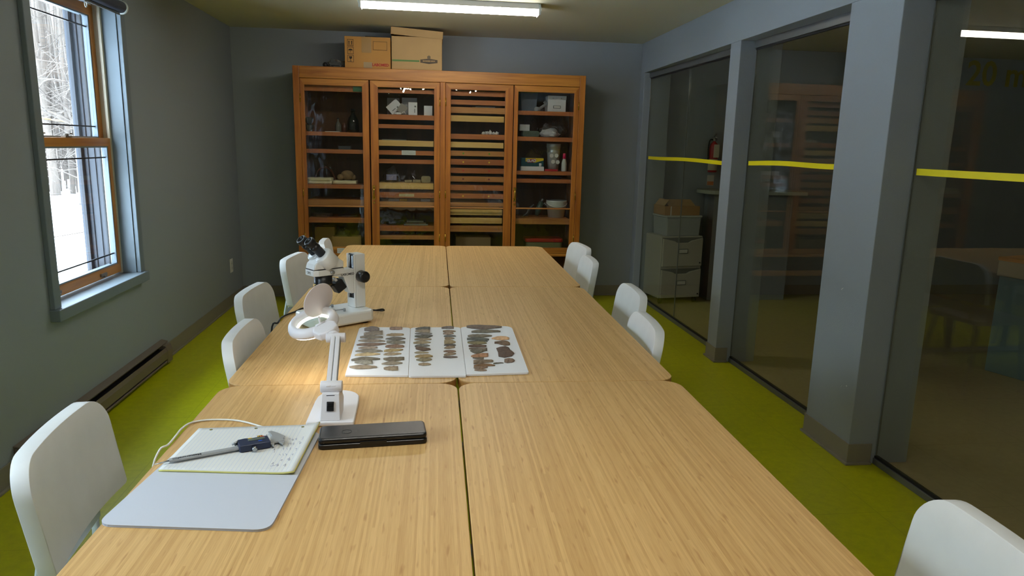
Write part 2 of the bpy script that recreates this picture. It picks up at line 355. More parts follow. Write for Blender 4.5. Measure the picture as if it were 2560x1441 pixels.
,((0.0002, 2.4656), [(-0.0326, 0.0085), (-0.0245, 0.011), (-0.0163, 0.0102), (-0.0082, 0.0112), (-0.0, 0.0112), (0.0081, 0.0123), (0.0163, 0.0114), (0.0245, 0.0122), (0.0327, 0.0105), (0.0326, 0.0079), (0.0243, -0.0036), (0.0161, -0.0156), (0.008, -0.0209), (-0.0, -0.0209), (-0.0081, -0.0201), (-0.0162, -0.0149), (-0.0243, -0.0095), (-0.0325, -0.001)], (92, 88, 78))
,((-0.0026, 2.4274), [(-0.0302, 0.0046), (-0.0227, 0.009), (-0.0151, 0.0117), (-0.0076, 0.0134), (-0.0, 0.0128), (0.0075, 0.0126), (0.0151, 0.0107), (0.0227, 0.0075), (0.0302, 0.0034), (0.0301, -0.0028), (0.0225, -0.0081), (0.015, -0.0098), (0.0075, -0.0122), (-0.0, -0.0131), (-0.0075, -0.0135), (-0.015, -0.0112), (-0.0225, -0.0082), (-0.03, -0.0065)], (130, 115, 95))
,((-0.0056, 2.3864), [(-0.0303, 0.0043), (-0.0228, 0.0087), (-0.0152, 0.012), (-0.0077, 0.0162), (-0.0001, 0.0175), (0.0076, 0.0167), (0.0152, 0.0135), (0.0228, 0.0088), (0.0303, 0.0006), (0.0303, -0.003), (0.0227, -0.0063), (0.0151, -0.0096), (0.0075, -0.0127), (-0.0, -0.0136), (-0.0075, -0.0142), (-0.0151, -0.013), (-0.0226, -0.0137), (-0.0301, -0.0123)], (140, 125, 100))
,((-0.0045, 2.3459), [(-0.0259, 0.0004), (-0.0195, 0.0068), (-0.013, 0.0136), (-0.0066, 0.018), (-0.0, 0.0171), (0.0065, 0.0172), (0.013, 0.0109), (0.0195, 0.0077), (0.0259, 0.0023), (0.0259, -0.0012), (0.0194, -0.0061), (0.0129, -0.0103), (0.0064, -0.0117), (-0.0, -0.0139), (-0.0064, -0.0135), (-0.0129, -0.0143), (-0.0193, -0.0119), (-0.0257, -0.0111)], (105, 100, 92))
,((-0.0019, 2.3081), [(-0.0256, 0.0237), (-0.0192, 0.0241), (-0.0128, 0.0246), (-0.0064, 0.0205), (0.0, 0.0161), (0.0064, 0.0134), (0.0128, 0.0083), (0.0191, 0.0029), (0.0254, -0.0057), (0.0254, -0.009), (0.019, -0.0145), (0.0127, -0.0188), (0.0063, -0.022), (0.0, -0.0221), (-0.0063, -0.0199), (-0.0126, -0.015), (-0.019, -0.0076), (-0.0254, 0.0011)], (92, 74, 60))
,((-0.0071, 2.2654), [(-0.0236, 0.0025), (-0.0177, 0.007), (-0.0119, 0.0117), (-0.006, 0.0122), (-0.0, 0.0108), (0.0059, 0.0086), (0.0118, 0.0062), (0.0177, 0.0036), (0.0236, 0.0003), (0.0236, -0.0035), (0.0177, -0.0056), (0.0118, -0.0072), (0.0059, -0.0088), (0.0, -0.0091), (-0.0059, -0.0097), (-0.0117, -0.0093), (-0.0176, -0.0067), (-0.0235, -0.0029)], (140, 128, 105))
,((0.0003, 2.2229), [(-0.029, -0.0003), (-0.0218, 0.0082), (-0.0146, 0.0131), (-0.0073, 0.0163), (-0.0, 0.0204), (0.0073, 0.0204), (0.0146, 0.0154), (0.0219, 0.0103), (0.0291, 0.0022), (0.029, -0.0057), (0.0217, -0.0105), (0.0144, -0.0135), (0.0072, -0.0153), (-0.0, -0.0169), (-0.0072, -0.0148), (-0.0145, -0.0123), (-0.0217, -0.0103), (-0.0289, -0.0066)], (140, 120, 85))
,((0.0009, 2.1853), [(-0.0254, 0.0036), (-0.0191, 0.0088), (-0.0128, 0.0123), (-0.0064, 0.0156), (-0.0, 0.0164), (0.0064, 0.0151), (0.0128, 0.0106), (0.0191, 0.008), (0.0255, 0.0047), (0.0254, -0.0004), (0.019, -0.0076), (0.0126, -0.0113), (0.0063, -0.0164), (-0.0, -0.0189), (-0.0063, -0.0181), (-0.0127, -0.014), (-0.019, -0.0071), (-0.0254, -0.0014)], (125, 115, 92))
,((0.0029, 2.1376), [(-0.0199, 0.0037), (-0.015, 0.008), (-0.01, 0.0123), (-0.005, 0.0146), (0.0, 0.0142), (0.005, 0.011), (0.01, 0.0086), (0.015, 0.0031), (0.0199, -0.0007), (0.0199, -0.0031), (0.0149, -0.0073), (0.0099, -0.0086), (0.0049, -0.0101), (-0.0, -0.0114), (-0.005, -0.0127), (-0.0099, -0.0103), (-0.0149, -0.0079), (-0.0199, -0.0036)], (145, 128, 105))
,((0.0894, 2.5865), [(-0.0233, 0.0046), (-0.0173, 0.009), (-0.0114, 0.0103), (-0.0055, 0.0136), (0.0006, 0.0187), (0.0065, 0.019), (0.0124, 0.0179), (0.0183, 0.0174), (0.0241, 0.015), (0.0228, -0.0144), (0.017, -0.0144), (0.0111, -0.0151), (0.0053, -0.0149), (-0.0004, -0.0128), (-0.0063, -0.0145), (-0.0121, -0.0137), (-0.018, -0.0142), (-0.0237, -0.0114)], (110, 100, 95))
,((0.0939, 2.5344), [(-0.0237, 0.0117), (-0.0176, 0.0137), (-0.0116, 0.0147), (-0.0055, 0.0142), (0.0005, 0.0148), (0.0065, 0.0123), (0.0124, 0.0101), (0.0183, 0.0055), (0.024, -0.0002), (0.0239, -0.0036), (0.0177, -0.0082), (0.0116, -0.0109), (0.0055, -0.0131), (-0.0005, -0.0136), (-0.0064, -0.013), (-0.0124, -0.0136), (-0.0183, -0.0109), (-0.0243, -0.0098)], (130, 112, 95))
,((0.0893, 2.5026), [(-0.0198, 0.002), (-0.0147, 0.0066), (-0.0096, 0.0109), (-0.0045, 0.0144), (0.0005, 0.0152), (0.0054, 0.0131), (0.0104, 0.0114), (0.0152, 0.0075), (0.02, 0.0031), (0.0198, -0.0015), (0.0147, -0.0057), (0.0095, -0.0101), (0.0045, -0.0118), (-0.0004, -0.0123), (-0.0054, -0.0144), (-0.0103, -0.0117), (-0.0152, -0.0103), (-0.0201, -0.0065)], (140, 120, 105))
,((0.0933, 2.4669), [(-0.0219, 0.0032), (-0.0162, 0.0088), (-0.0106, 0.0119), (-0.0051, 0.0127), (0.0004, 0.0125), (0.0059, 0.0117), (0.0113, 0.0073), (0.0167, 0.0059), (0.0221, 0.0015), (0.0218, -0.0049), (0.0163, -0.0058), (0.0107, -0.007), (0.0051, -0.0094), (-0.0004, -0.0103), (-0.0059, -0.0105), (-0.0114, -0.0118), (-0.0168, -0.0095), (-0.0222, -0.0064)], (104, 102, 100))
,((0.091, 2.4359), [(-0.0173, 0.0087), (-0.0128, 0.011), (-0.0084, 0.0121), (-0.0039, 0.0131), (0.0004, 0.0126), (0.0048, 0.0098), (0.0091, 0.0071), (0.0133, 0.0038), (0.0176, 0.001), (0.0175, -0.0021), (0.0129, -0.0058), (0.0085, -0.0076), (0.0041, -0.0084), (-0.0004, -0.0107), (-0.0048, -0.0108), (-0.0092, -0.0124), (-0.0135, -0.0115), (-0.0178, -0.01)], (135, 118, 95))
,((0.0908, 2.3906), [(-0.0197, 0.0199), (-0.0145, 0.0244), (-0.0092, 0.0287), (-0.004, 0.0302), (0.001, 0.0289), (0.006, 0.0235), (0.0109, 0.0176), (0.0156, 0.0096), (0.0203, -0.0), (0.02, -0.0073), (0.0147, -0.0133), (0.0094, -0.0182), (0.0042, -0.022), (-0.0009, -0.0233), (-0.0059, -0.0239), (-0.011, -0.0263), (-0.016, -0.0263), (-0.0209, -0.0223)], (145, 128, 98))
,((0.0893, 2.3507), [(-0.0207, 0.003), (-0.0153, 0.0072), (-0.01, 0.011), (-0.0048, 0.0103), (0.0004, 0.0115), (0.0056, 0.0098), (0.0108, 0.0101), (0.0158, 0.005), (0.0208, 0.0013), (0.0206, -0.0046), (0.0152, -0.0084), (0.0099, -0.0109), (0.0048, -0.0101), (-0.0004, -0.0096), (-0.0055, -0.0084), (-0.0107, -0.0089), (-0.0157, -0.0057), (-0.0208, -0.0028)], (86, 80, 74))
,((0.0873, 2.3206), [(-0.0189, -0.0044), (-0.014, 0.0026), (-0.0091, 0.0083), (-0.0043, 0.0125), (0.0006, 0.0172), (0.0053, 0.0159), (0.0099, 0.0136), (0.0145, 0.011), (0.0191, 0.0082), (0.0188, 0.0008), (0.0139, -0.0046), (0.0091, -0.0072), (0.0042, -0.011), (-0.0005, -0.014), (-0.0052, -0.0138), (-0.0099, -0.0149), (-0.0144, -0.0114), (-0.019, -0.0089)], (140, 122, 102))
,((0.086, 2.2755), [(-0.0207, 0.0045), (-0.0153, 0.0098), (-0.01, 0.0116), (-0.0048, 0.013), (0.0004, 0.0115), (0.0056, 0.0093), (0.0107, 0.0071), (0.0158, 0.0047), (0.0209, 0.0009), (0.0207, -0.0046), (0.0153, -0.0069), (0.0101, -0.0088), (0.0048, -0.0106), (-0.0004, -0.0114), (-0.0056, -0.0121), (-0.0107, -0.0091), (-0.0158, -0.0063), (-0.0209, -0.0027)], (125, 103, 88))
,((0.0854, 2.2428), [(-0.0205, -0.0062), (-0.0153, -0.0002), (-0.01, 0.0061), (-0.0048, 0.0105), (0.0005, 0.0145), (0.0057, 0.0158), (0.0108, 0.016), (0.0158, 0.0125), (0.0207, 0.0096), (0.0204, 0.0026), (0.0152, -0.0012), (0.0099, -0.0053), (0.0047, -0.0083), (-0.0005, -0.012), (-0.0056, -0.014), (-0.0107, -0.0144), (-0.0157, -0.0129), (-0.0207, -0.0131)], (135, 118, 98))
,((0.0859, 2.2098), [(-0.0229, 0.0084), (-0.0171, 0.0098), (-0.0113, 0.0103), (-0.0055, 0.0086), (0.0003, 0.0078), (0.006, 0.0064), (0.0118, 0.0052), (0.0176, 0.0041), (0.0233, 0.002), (0.0231, -0.0032), (0.0171, -0.0059), (0.0112, -0.0082), (0.0054, -0.009), (-0.0004, -0.0106), (-0.0061, -0.0093), (-0.0119, -0.0082), (-0.0176, -0.0061), (-0.0232, -0.002)], (105, 92, 84))
,((0.2276, 2.5923), [(-0.0659, 0.0205), (-0.0485, 0.0289), (-0.0313, 0.0328), (-0.0144, 0.0309), (0.0022, 0.0272), (0.0188, 0.0222), (0.0353, 0.0175), (0.0517, 0.0113), (0.068, 0.0052), (0.0665, -0.009), (0.0487, -0.0181), (0.0315, -0.0227), (0.0141, -0.0302), (-0.003, -0.0349), (-0.0194, -0.0326), (-0.0354, -0.025), (-0.0515, -0.0175), (-0.0675, -0.0064)], (105, 90, 78))
,((0.2287, 2.5275), [(-0.0539, 0.0047), (-0.0397, 0.0149), (-0.0256, 0.0213), (-0.0116, 0.025), (0.002, 0.0236), (0.0153, 0.0195), (0.0285, 0.0143), (0.0419, 0.0111), (0.0548, 0.0041), (0.0534, -0.0094), (0.0396, -0.0116), (0.0258, -0.0138), (0.0119, -0.0176), (-0.0019, -0.0214), (-0.0152, -0.0198), (-0.0285, -0.0178), (-0.0418, -0.0152), (-0.055, -0.0121)], (105, 98, 85))
,((0.2012, 2.4648), [(-0.0439, 0.0053), (-0.0323, 0.0132), (-0.0209, 0.0176), (-0.0097, 0.0193), (0.0016, 0.0211), (0.0124, 0.0169), (0.0233, 0.0143), (0.0342, 0.0108), (0.0448, 0.0051), (0.0438, -0.0046), (0.0324, -0.0083), (0.0209, -0.0141), (0.0094, -0.0192), (-0.0016, -0.0204), (-0.0125, -0.0194), (-0.0233, -0.0169), (-0.034, -0.0132), (-0.0446, -0.0075)], (112, 104, 90))
,((0.1915, 2.4228), [(-0.0385, 0.0156), (-0.0286, 0.0164), (-0.0184, 0.0197), (-0.0086, 0.0178), (0.0012, 0.0156), (0.0108, 0.0112), (0.0207, 0.0111), (0.0301, 0.0052), (0.0397, 0.0012), (0.0382, -0.0156), (0.0283, -0.016), (0.0187, -0.0131), (0.0088, -0.0136), (-0.0009, -0.0123), (-0.0107, -0.0115), (-0.0204, -0.0101), (-0.0303, -0.0109), (-0.0401, -0.0105)], (93, 94, 88))
,((0.1877, 2.3941), [(-0.0362, -0.002), (-0.0269, 0.0023), (-0.0177, 0.0052), (-0.0085, 0.0074), (0.0006, 0.0086), (0.0095, 0.0071), (0.0185, 0.0061), (0.0275, 0.0052), (0.0365, 0.0041), (0.0357, -0.0044), (0.0268, -0.0032), (0.0178, -0.0031), (0.0087, -0.0033), (-0.0004, -0.0047), (-0.0094, -0.0044), (-0.0185, -0.0058), (-0.0275, -0.0071), (-0.0366, -0.0081)], (90, 88, 78))
,((0.1847, 2.3726), [(-0.0334, 0.0074), (-0.0248, 0.0101), (-0.0161, 0.0122), (-0.0075, 0.0145), (0.001, 0.0137), (0.0096, 0.0142), (0.0179, 0.0117), (0.0261, 0.0075), (0.0341, 0.0015), (0.0334, -0.0056), (0.0247, -0.0089), (0.016, -0.0119), (0.0072, -0.0157), (-0.0012, -0.0158), (-0.0096, -0.0161), (-0.0179, -0.0137), (-0.0258, -0.0065), (-0.0338, 0.0014)], (125, 115, 85))
,((0.1829, 2.3356), [(-0.0301, 0.0105), (-0.0223, 0.0116), (-0.0146, 0.0122), (-0.0069, 0.0109), (0.0008, 0.0116), (0.0085, 0.0101), (0.0164, 0.0118), (0.0238, 0.0085), (0.0315, 0.0079), (0.03, -0.0096), (0.0222, -0.0113), (0.0146, -0.0103), (0.0068, -0.0113), (-0.0009, -0.0125), (-0.0085, -0.0113), (-0.0162, -0.011), (-0.0237, -0.0092), (-0.0313, -0.0086)], (95, 76, 66))
,((0.1825, 2.303), [(-0.0306, 0.0085), (-0.0227, 0.0091), (-0.0149, 0.009), (-0.0071, 0.0095), (0.0008, 0.0104), (0.0085, 0.0087), (0.0162, 0.0083), (0.0239, 0.0069), (0.0317, 0.0057), (0.0304, -0.009), (0.0225, -0.01), (0.0147, -0.0106), (0.0069, -0.0107), (-0.0007, -0.0088), (-0.0084, -0.0081), (-0.0161, -0.0079), (-0.0238, -0.0066), (-0.0314, -0.0045)], (110, 98, 88))
,((0.1826, 2.2752), [(-0.0284, 0.0103), (-0.0208, 0.014), (-0.0135, 0.0142), (-0.0061, 0.0157), (0.0013, 0.0172), (0.0086, 0.0168), (0.0157, 0.0143), (0.0227, 0.0114), (0.03, 0.011), (0.0294, 0.0038), (0.0217, -0.0012), (0.0137, -0.0101), (0.0056, -0.0204), (-0.0021, -0.0267), (-0.0095, -0.0308), (-0.0163, -0.0254), (-0.0228, -0.0148), (-0.029, 0.0009)], (105, 98, 86))
,((0.1816, 2.2219), [(-0.0287, -0.0025), (-0.021, 0.0063), (-0.0133, 0.0138), (-0.0059, 0.0166), (0.0015, 0.0199), (0.0089, 0.0232), (0.0161, 0.0229), (0.0235, 0.0249), (0.0306, 0.0241), (0.0274, -0.0115), (0.0201, -0.0147), (0.0129, -0.0161), (0.0056, -0.0186), (-0.0015, -0.0183), (-0.0088, -0.0222), (-0.0159, -0.022), (-0.0226, -0.017), (-0.0291, -0.0088)], (155, 115, 86))
,((0.1747, 2.1927), [(-0.0181, 0.0056), (-0.0135, 0.0054), (-0.009, 0.004), (-0.0043, 0.0038), (0.0004, 0.0048), (0.0051, 0.0062), (0.0097, 0.0059), (0.0144, 0.0065), (0.019, 0.0064), (0.0179, -0.0075), (0.0132, -0.0086), (0.0086, -0.0086), (0.004, -0.0085), (-0.0006, -0.0074), (-0.0051, -0.0071), (-0.0096, -0.0046), (-0.0139, -0.0003), (-0.0182, 0.004)], (95, 85, 72))
,((0.1886, 2.157), [(-0.0307, 0.0155), (-0.0226, 0.0181), (-0.0146, 0.0171), (-0.0067, 0.0168), (0.0014, 0.0171), (0.0093, 0.0155), (0.0172, 0.0147), (0.025, 0.0123), (0.0328, 0.0099), (0.0313, -0.0051), (0.0231, -0.0079), (0.0149, -0.0108), (0.007, -0.0109), (-0.0014, -0.0158), (-0.0096, -0.0198), (-0.0174, -0.0196), (-0.0255, -0.023), (-0.0335, -0.0242)], (115, 98, 80))
,((0.235, 2.1377), [(-0.0166, 0.0018), (-0.0123, 0.0027), (-0.008, 0.0041), (-0.0038, 0.004), (0.0005, 0.0045), (0.0046, 0.004), (0.0088, 0.0043), (0.013, 0.004), (0.0172, 0.0036), (0.0168, 0.0002), (0.0125, -0.0005), (0.0083, -0.0006), (0.004, -0.0021), (-0.0004, -0.0041), (-0.0048, -0.0055), (-0.009, -0.0065), (-0.0132, -0.0069), (-0.0174, -0.007)], (100, 95, 85))
,((0.1887, 2.1173), [(-0.0338, 0.001), (-0.0251, 0.0049), (-0.0163, 0.0087), (-0.0074, 0.0142), (0.0014, 0.0168), (0.0097, 0.0144), (0.0181, 0.0128), (0.026, 0.0059), (0.034, -0.0), (0.0333, -0.0063), (0.0248, -0.0073), (0.0162, -0.0079), (0.0076, -0.0096), (-0.0009, -0.0106), (-0.0094, -0.011), (-0.0178, -0.0105), (-0.0261, -0.0093), (-0.0343, -0.0062)], (112, 84, 58))
,((0.175, 2.094), [(-0.0214, 0.0099), (-0.0158, 0.0105), (-0.0102, 0.0114), (-0.0048, 0.0095), (0.0007, 0.0084), (0.0062, 0.0082), (0.0116, 0.006), (0.017, 0.0048), (0.0226, 0.0052), (0.0222, 0.0005), (0.0163, -0.0031), (0.0104, -0.0078), (0.0046, -0.0109), (-0.001, -0.0131), (-0.0066, -0.0143), (-0.0119, -0.012), (-0.0172, -0.009), (-0.0224, -0.0043)], (120, 98, 80))
,((0.1728, 2.0699), [(-0.0185, 0.0089), (-0.0138, 0.0086), (-0.0089, 0.009), (-0.0042, 0.0077), (0.0006, 0.0074), (0.0053, 0.0056), (0.01, 0.0051), (0.0146, 0.0026), (0.0193, 0.0014), (0.0187, -0.0055), (0.0138, -0.0068), (0.0089, -0.0083), (0.0041, -0.0085), (-0.0007, -0.0086), (-0.0054, -0.0078), (-0.0101, -0.0063), (-0.0146, -0.0033), (-0.0193, -0.0012)], (125, 105, 88))
,((0.2722, 2.4306), [(-0.0319, 0.0012), (-0.023, 0.0104), (-0.0141, 0.0194), (-0.0054, 0.0249), (0.0028, 0.0267), (0.0108, 0.0257), (0.0188, 0.0246), (0.0261, 0.0181), (0.0326, 0.0049), (0.0304, -0.0139), (0.0218, -0.0195), (0.0138, -0.0198), (0.0054, -0.0235), (-0.0026, -0.024), (-0.0103, -0.0217), (-0.0179, -0.0185), (-0.025, -0.01), (-0.0324, -0.0051)], (190, 152, 115))
,((0.272, 2.3694), [(-0.0257, 0.0157), (-0.0187, 0.0175), (-0.0116, 0.0195), (-0.0042, 0.0243), (0.0033, 0.0305), (0.0101, 0.0288), (0.0166, 0.0255), (0.0226, 0.0176), (0.0272, -0.0016), (0.0244, -0.0253), (0.0171, -0.0294), (0.0102, -0.0306), (0.0034, -0.0308), (-0.0025, -0.0233), (-0.0088, -0.0187), (-0.0147, -0.0097), (-0.021, -0.0049), (-0.0278, -0.0053)], (105, 84, 66))
,((0.2718, 2.2603), [(-0.028, 0.0426), (-0.0125, 0.0591), (0.0062, 0.067), (0.0172, 0.0492), (0.0173, 0.0236), (0.0229, 0.0038), (0.0269, -0.0183), (0.0166, -0.0473), (0.0015, -0.0572), (-0.0118, -0.0644), (-0.0296, -0.0504), (-0.0267, -0.0076)], (85, 66, 56))
,((0.273, 2.1628), [(-0.0152, 0.0151), (-0.0106, 0.018), (-0.0059, 0.0222), (-0.0013, 0.0251), (0.0029, 0.0243), (0.0069, 0.0225), (0.0109, 0.0201), (0.0144, 0.0137), (0.0174, 0.0033), (0.0164, -0.0043), (0.011, -0.0137), (0.006, -0.0197), (0.0018, -0.0202), (-0.0026, -0.0216), (-0.0069, -0.0227), (-0.0113, -0.0245), (-0.015, -0.0199), (-0.0189, -0.0176)], (120, 100, 85))]
TRAYS = [[(1.8406, 1.8925, 0), (1.476, 1.5092, 0), (1.3307, 1.3643, 0), (1.0323, 1.0665, 0), (0.8877, 0.937, 1), (0.7375, 0.781, 0), (0.5235, 0.5553, 1)], [(1.8433, 1.8761, 0), (1.6248, 1.6668, 0), (1.5513, 1.5848, 0), (1.4032, 1.4518, 2), (1.3286, 1.366, 0), (1.2551, 1.2912, 0), (1.0371, 1.0889, 2), (0.9607, 1.0073, 0), (0.891, 0.9259, 1), (0.6693, 0.7128, 0), (0.5947, 0.6303, 1)], [(1.8388, 1.8787, 0), (1.7654, 1.8054, 0), (1.695, 1.7453, 1), (1.6242, 1.6748, 2), (1.475, 1.5193, 0), (1.4033, 1.4511, 2), (1.3312, 1.3759, 1), (1.2553, 1.3037, 0), (1.1826, 1.2277, 0), (1.1095, 1.1562, 1), (1.0339, 1.0816, 0), (0.9623, 1.0059, 0), (0.8917, 0.927, 1), (0.8172, 0.8669, 2), (0.7424, 0.7923, 2), (0.6672, 0.7209, 1)], [(1.6946, 1.7299, 0), (1.4719, 1.5098, 0), (1.1794, 1.2124, 0), (1.1089, 1.1442, 0), (0.7409, 0.7915, 1), (0.4601, 0.4859, 1)]]
RODS = [0.8841, 0.8884, 0.8837, 0.8857]
ITEMS = {'wine_bottle': (-0.65, -0.5516, 1.5132, 1.7064), 'clear_bottle': (-0.7543, -0.701, 1.5106, 1.629), 'red_bottle': (-0.7039, -0.6549, 1.5118, 1.5935), 'paper_strip': (-0.8314, -0.7104, 1.5087, 1.5184), 'stack_left': (-1.0083, -0.9374, 1.5043, 1.6392), 'towel_left': (-0.9929, -0.7849, 1.0643, 1.1193), 'towel_right': (-0.7761, -0.5773, 1.0643, 1.0987), 'arch': (-0.9644, -0.7755, 1.1128, 1.2155), 'skull': (-0.7345, -0.5896, 1.0926, 1.164), 'pieceL': (-0.9754, -0.7963, 0.7731, 0.8206), 'pieceR': (-0.7528, -0.5799, 0.7754, 0.7984), 'boxL': (-0.9609, -0.7897, 0.5829, 0.6798), 'boxR': (-0.7966, -0.5488, 0.5484, 0.6107), 'bagbottom': (-0.7848, -0.6411, 0.6054, 0.6847), 'boxd1': (-0.7277, -0.6255, 1.3662, 1.399), 'cardA': (-0.3155, -0.2087, 1.6697, 1.8164), 'whitetilt': (-0.3665, -0.2055, 1.6683, 1.7865), 'cardtilt': (-0.2815, -0.1546, 1.6706, 1.7647), 'cardB': (-0.186, -0.0553, 1.6733, 1.8211), 'whitefront': (-0.1279, -0.052, 1.6715, 1.7777), 'whitesmall': (0.006, 0.0784, 1.6719, 1.7514), 'mouse': (-0.2475, -0.1687, 1.6682, 1.704), 'board3': (-0.3559, -0.1498, 1.4459, 1.4644), 'bag6': (-0.3434, -0.2139, 1.0817, 1.2124), 'blk1': (-0.1628, -0.0999, 1.0812, 1.1102), 'blk2': (-0.093, -0.023, 1.0823, 1.115), 'blk3': (-0.0195, 0.0647, 1.0835, 1.1479), 'card8a': (-0.3073, -0.2129, 0.9144, 0.9297), 'card8b': (-0.2095, -0.1429, 0.9121, 0.9271), 'card8c': (-0.0235, 0.0577, 0.9181, 0.9333), 'tools9': (-0.3237, -0.1721, 0.7017, 0.7601), 'books9': (-0.1726, 0.0399, 0.703, 0.7515), 'tools10': (-0.3142, 0.0327, 0.6196, 0.6437), 'papers2': (0.4253, 0.6248, 1.7479, 1.7707), 'crumb': (0.5056, 0.6784, 1.5178, 1.5531), 'flap': (0.2909, 0.6094, 0.5695, 0.6154), 'bin': (0.8486, 1.0003, 1.7294, 1.9009), 'roll': (1.0053, 1.0809, 1.7338, 1.8319), 'whitecat': (1.0916, 1.2554, 1.7259, 1.868), 'cardw': (0.8528, 0.9407, 1.5609, 1.6185), 'case': (0.8721, 1.025, 1.506, 1.5618), 'bag1': (1.0088, 1.2849, 1.5023, 1.6656), 'glad': (0.8753, 1.0794, 1.2435, 1.3251), 'whiteflat': (0.8618, 1.0709, 1.2079, 1.2507), 'brown': (0.9565, 1.059, 1.3156, 1.3986), 'redbox': (1.0796, 1.1958, 1.2083, 1.2283), 'bucket': (1.1085, 1.2349, 1.216, 1.4551), 'spray': (1.233, 1.2819, 1.2111, 1.3717), 'bluebag': (1.0453, 1.2492, 1.1401, 1.1722), 'pail': (1.1191, 1.3095, 0.7841, 0.9464), 'tool': (1.0085, 1.1021, 0.7829, 0.9653), 'tool2': (0.8872, 0.983, 0.7817, 0.8987), 'redlid': (0.9223, 1.2741, 0.5698, 0.6091), 'tin': (0.9307, 1.2642, 0.5293, 0.572), 'binlow': (1.0511, 1.2656, 0.4744, 0.5349)}
CALP = {'beamL': (-0.5312, 1.4617), 'beamLtop': (-0.5356, 1.4748), 'beamR': (-0.319, 1.5609), 'bodyL': (-0.4106, 1.5366), 'bodyR': (-0.3515, 1.5576), 'bodyTL': (-0.413, 1.5637), 'bodyTR': (-0.3621, 1.5806), 'bodyBL': (-0.3981, 1.5079), 'bodyBR': (-0.3469, 1.5321), 'tip': (-0.5498, 1.4511), 'jawtip': (-0.3547, 1.6126), 'jawR': (-0.3158, 1.5551), 'sj': (-0.3163, 1.5353), 'sj2': (-0.3319, 1.524), 'knobF': (-0.3713, 1.5181), 'lock': (-0.4191, 1.5425), 'wheel': (-0.3792, 1.6026), 'Mtext': (-0.4804, 1.487), 'ttext': (-0.5216, 1.4738)}
CORDP = [(-0.3719, 1.6673), (-0.4067, 1.6896), (-0.4505, 1.7156), (-0.5201, 1.7279), (-0.5627, 1.7127), (-0.5744, 1.6761), (-0.5742, 1.6332), (-0.5747, 1.5814)]
MCORD = [(-0.492, 2.9392), (-0.5181, 2.8756), (-0.5428, 2.8214), (-0.5528, 2.7689), (-0.5514, 2.6993)]
HANDW = [[(-0.3087, 1.5789), (-0.3057, 1.5824), (-0.3055, 1.5731)], [(-0.3014, 1.5747), (-0.2991, 1.5782), (-0.2989, 1.5689), (-0.2966, 1.5725)], [(-0.2943, 1.576), (-0.2912, 1.5796), (-0.2911, 1.5702)], [(-0.279, 1.5768), (-0.2759, 1.5804), (-0.2756, 1.5691), (-0.2779, 1.5656)], [(-0.3077, 1.5531), (-0.3047, 1.5565), (-0.3049, 1.5493)], [(-0.3019, 1.5527), (-0.2996, 1.5561), (-0.2984, 1.5452)], [(-0.2957, 1.5504), (-0.2927, 1.5538), (-0.293, 1.543)], [(-0.2824, 1.5531), (-0.279, 1.5547), (-0.2791, 1.542), (-0.2757, 1.5472)], [(-0.3121, 1.5267), (-0.3106, 1.5301), (-0.3094, 1.5195)], [(-0.3046, 1.5279), (-0.3018, 1.5207)], [(-0.2978, 1.5256), (-0.2955, 1.529), (-0.2955, 1.5168)], [(-0.2836, 1.5176), (-0.2803, 1.5191), (-0.2804, 1.507)], [(-0.3323, 1.5177), (-0.3297, 1.5262), (-0.3273, 1.507)], [(-0.33, 1.5456), (-0.3293, 1.5528), (-0.3279, 1.5384)], [(-0.3144, 1.4976), (-0.3113, 1.4923)], [(-0.3076, 1.4988), (-0.3039, 1.4901)], [(-0.302, 1.4984), (-0.2978, 1.4947), (-0.299, 1.4897)], [(-0.2866, 1.4905), (-0.2834, 1.4919), (-0.284, 1.4836)], [(-0.3062, 1.4655), (-0.3029, 1.4701), (-0.3028, 1.462)], [(-0.2922, 1.4677), (-0.2878, 1.474), (-0.2883, 1.4609), (-0.285, 1.4656)], [(-0.3212, 1.4489), (-0.3187, 1.4567), (-0.3172, 1.4423)], [(-0.3121, 1.4435), (-0.3069, 1.4479), (-0.3081, 1.4369), (-0.3049, 1.4414)], [(-0.2951, 1.4391), (-0.2908, 1.4451), (-0.2915, 1.4341)], [(-0.322, 1.4395), (-0.3128, 1.4404)]]

# ------------------------------------------------------------------ layout numbers (metres)
ZC, ZH, YB, YF, XE = 2.3823, 2.114, 6.6813, -1.6, 6.7
LW = lambda y: -1.6978 + 0.0109 * (y - 3)
RW = lambda y: 1.9685 + 0.0136 * (y - 3)
GW = lambda y: 2.1094 - 0.0064 * (y - 3)
TT = 0.745

# ------------------------------------------------------------------ materials
m_wall = plain('wall_paint', (140, 147, 153), 0.62, bump=0.15, bscale=180)
m_ceil = plain('ceiling_paint', (206, 203, 184), 0.8)
m_base = plain('vinyl_base', (128, 122, 108), 0.5)
m_trimw = plain('trim_paint', (116, 127, 135), 0.45)
m_beige = plain('beige_vinyl', (196, 184, 160), 0.5)
m_alum = plain('aluminium', (120, 122, 122), 0.4, 0.6)
m_black = plain('black_plastic', (16, 16, 18), 0.35)
m_blackr = plain('black_rubber', (12, 12, 13), 0.7)
m_white = plain('white_plastic', (228, 226, 220), 0.38)
m_chair = plain('chair_shell', (224, 225, 224), 0.42, var=0.03, vscale=14)
m_steel = plain('steel', (165, 168, 170), 0.3, 0.9)
m_grey = plain('grey_metal', (120, 122, 120), 0.45, 0.3)
m_bronze = plain('bronze_paint', (120, 108, 96), 0.42, 0.25)
m_scope = plain('scope_enamel', (228, 229, 226), 0.32)
m_lampw = plain('lamp_plastic', (222, 219, 222), 0.4)
m_board = plain('white_coroplast', (194, 198, 208), 0.45)
m_board2 = plain('white_board', (226, 229, 235), 0.5)
m_paper = plain('white_paper', (216, 216, 212), 0.8)
m_yellow = plain('yellow_paper', (212, 205, 120), 0.8)
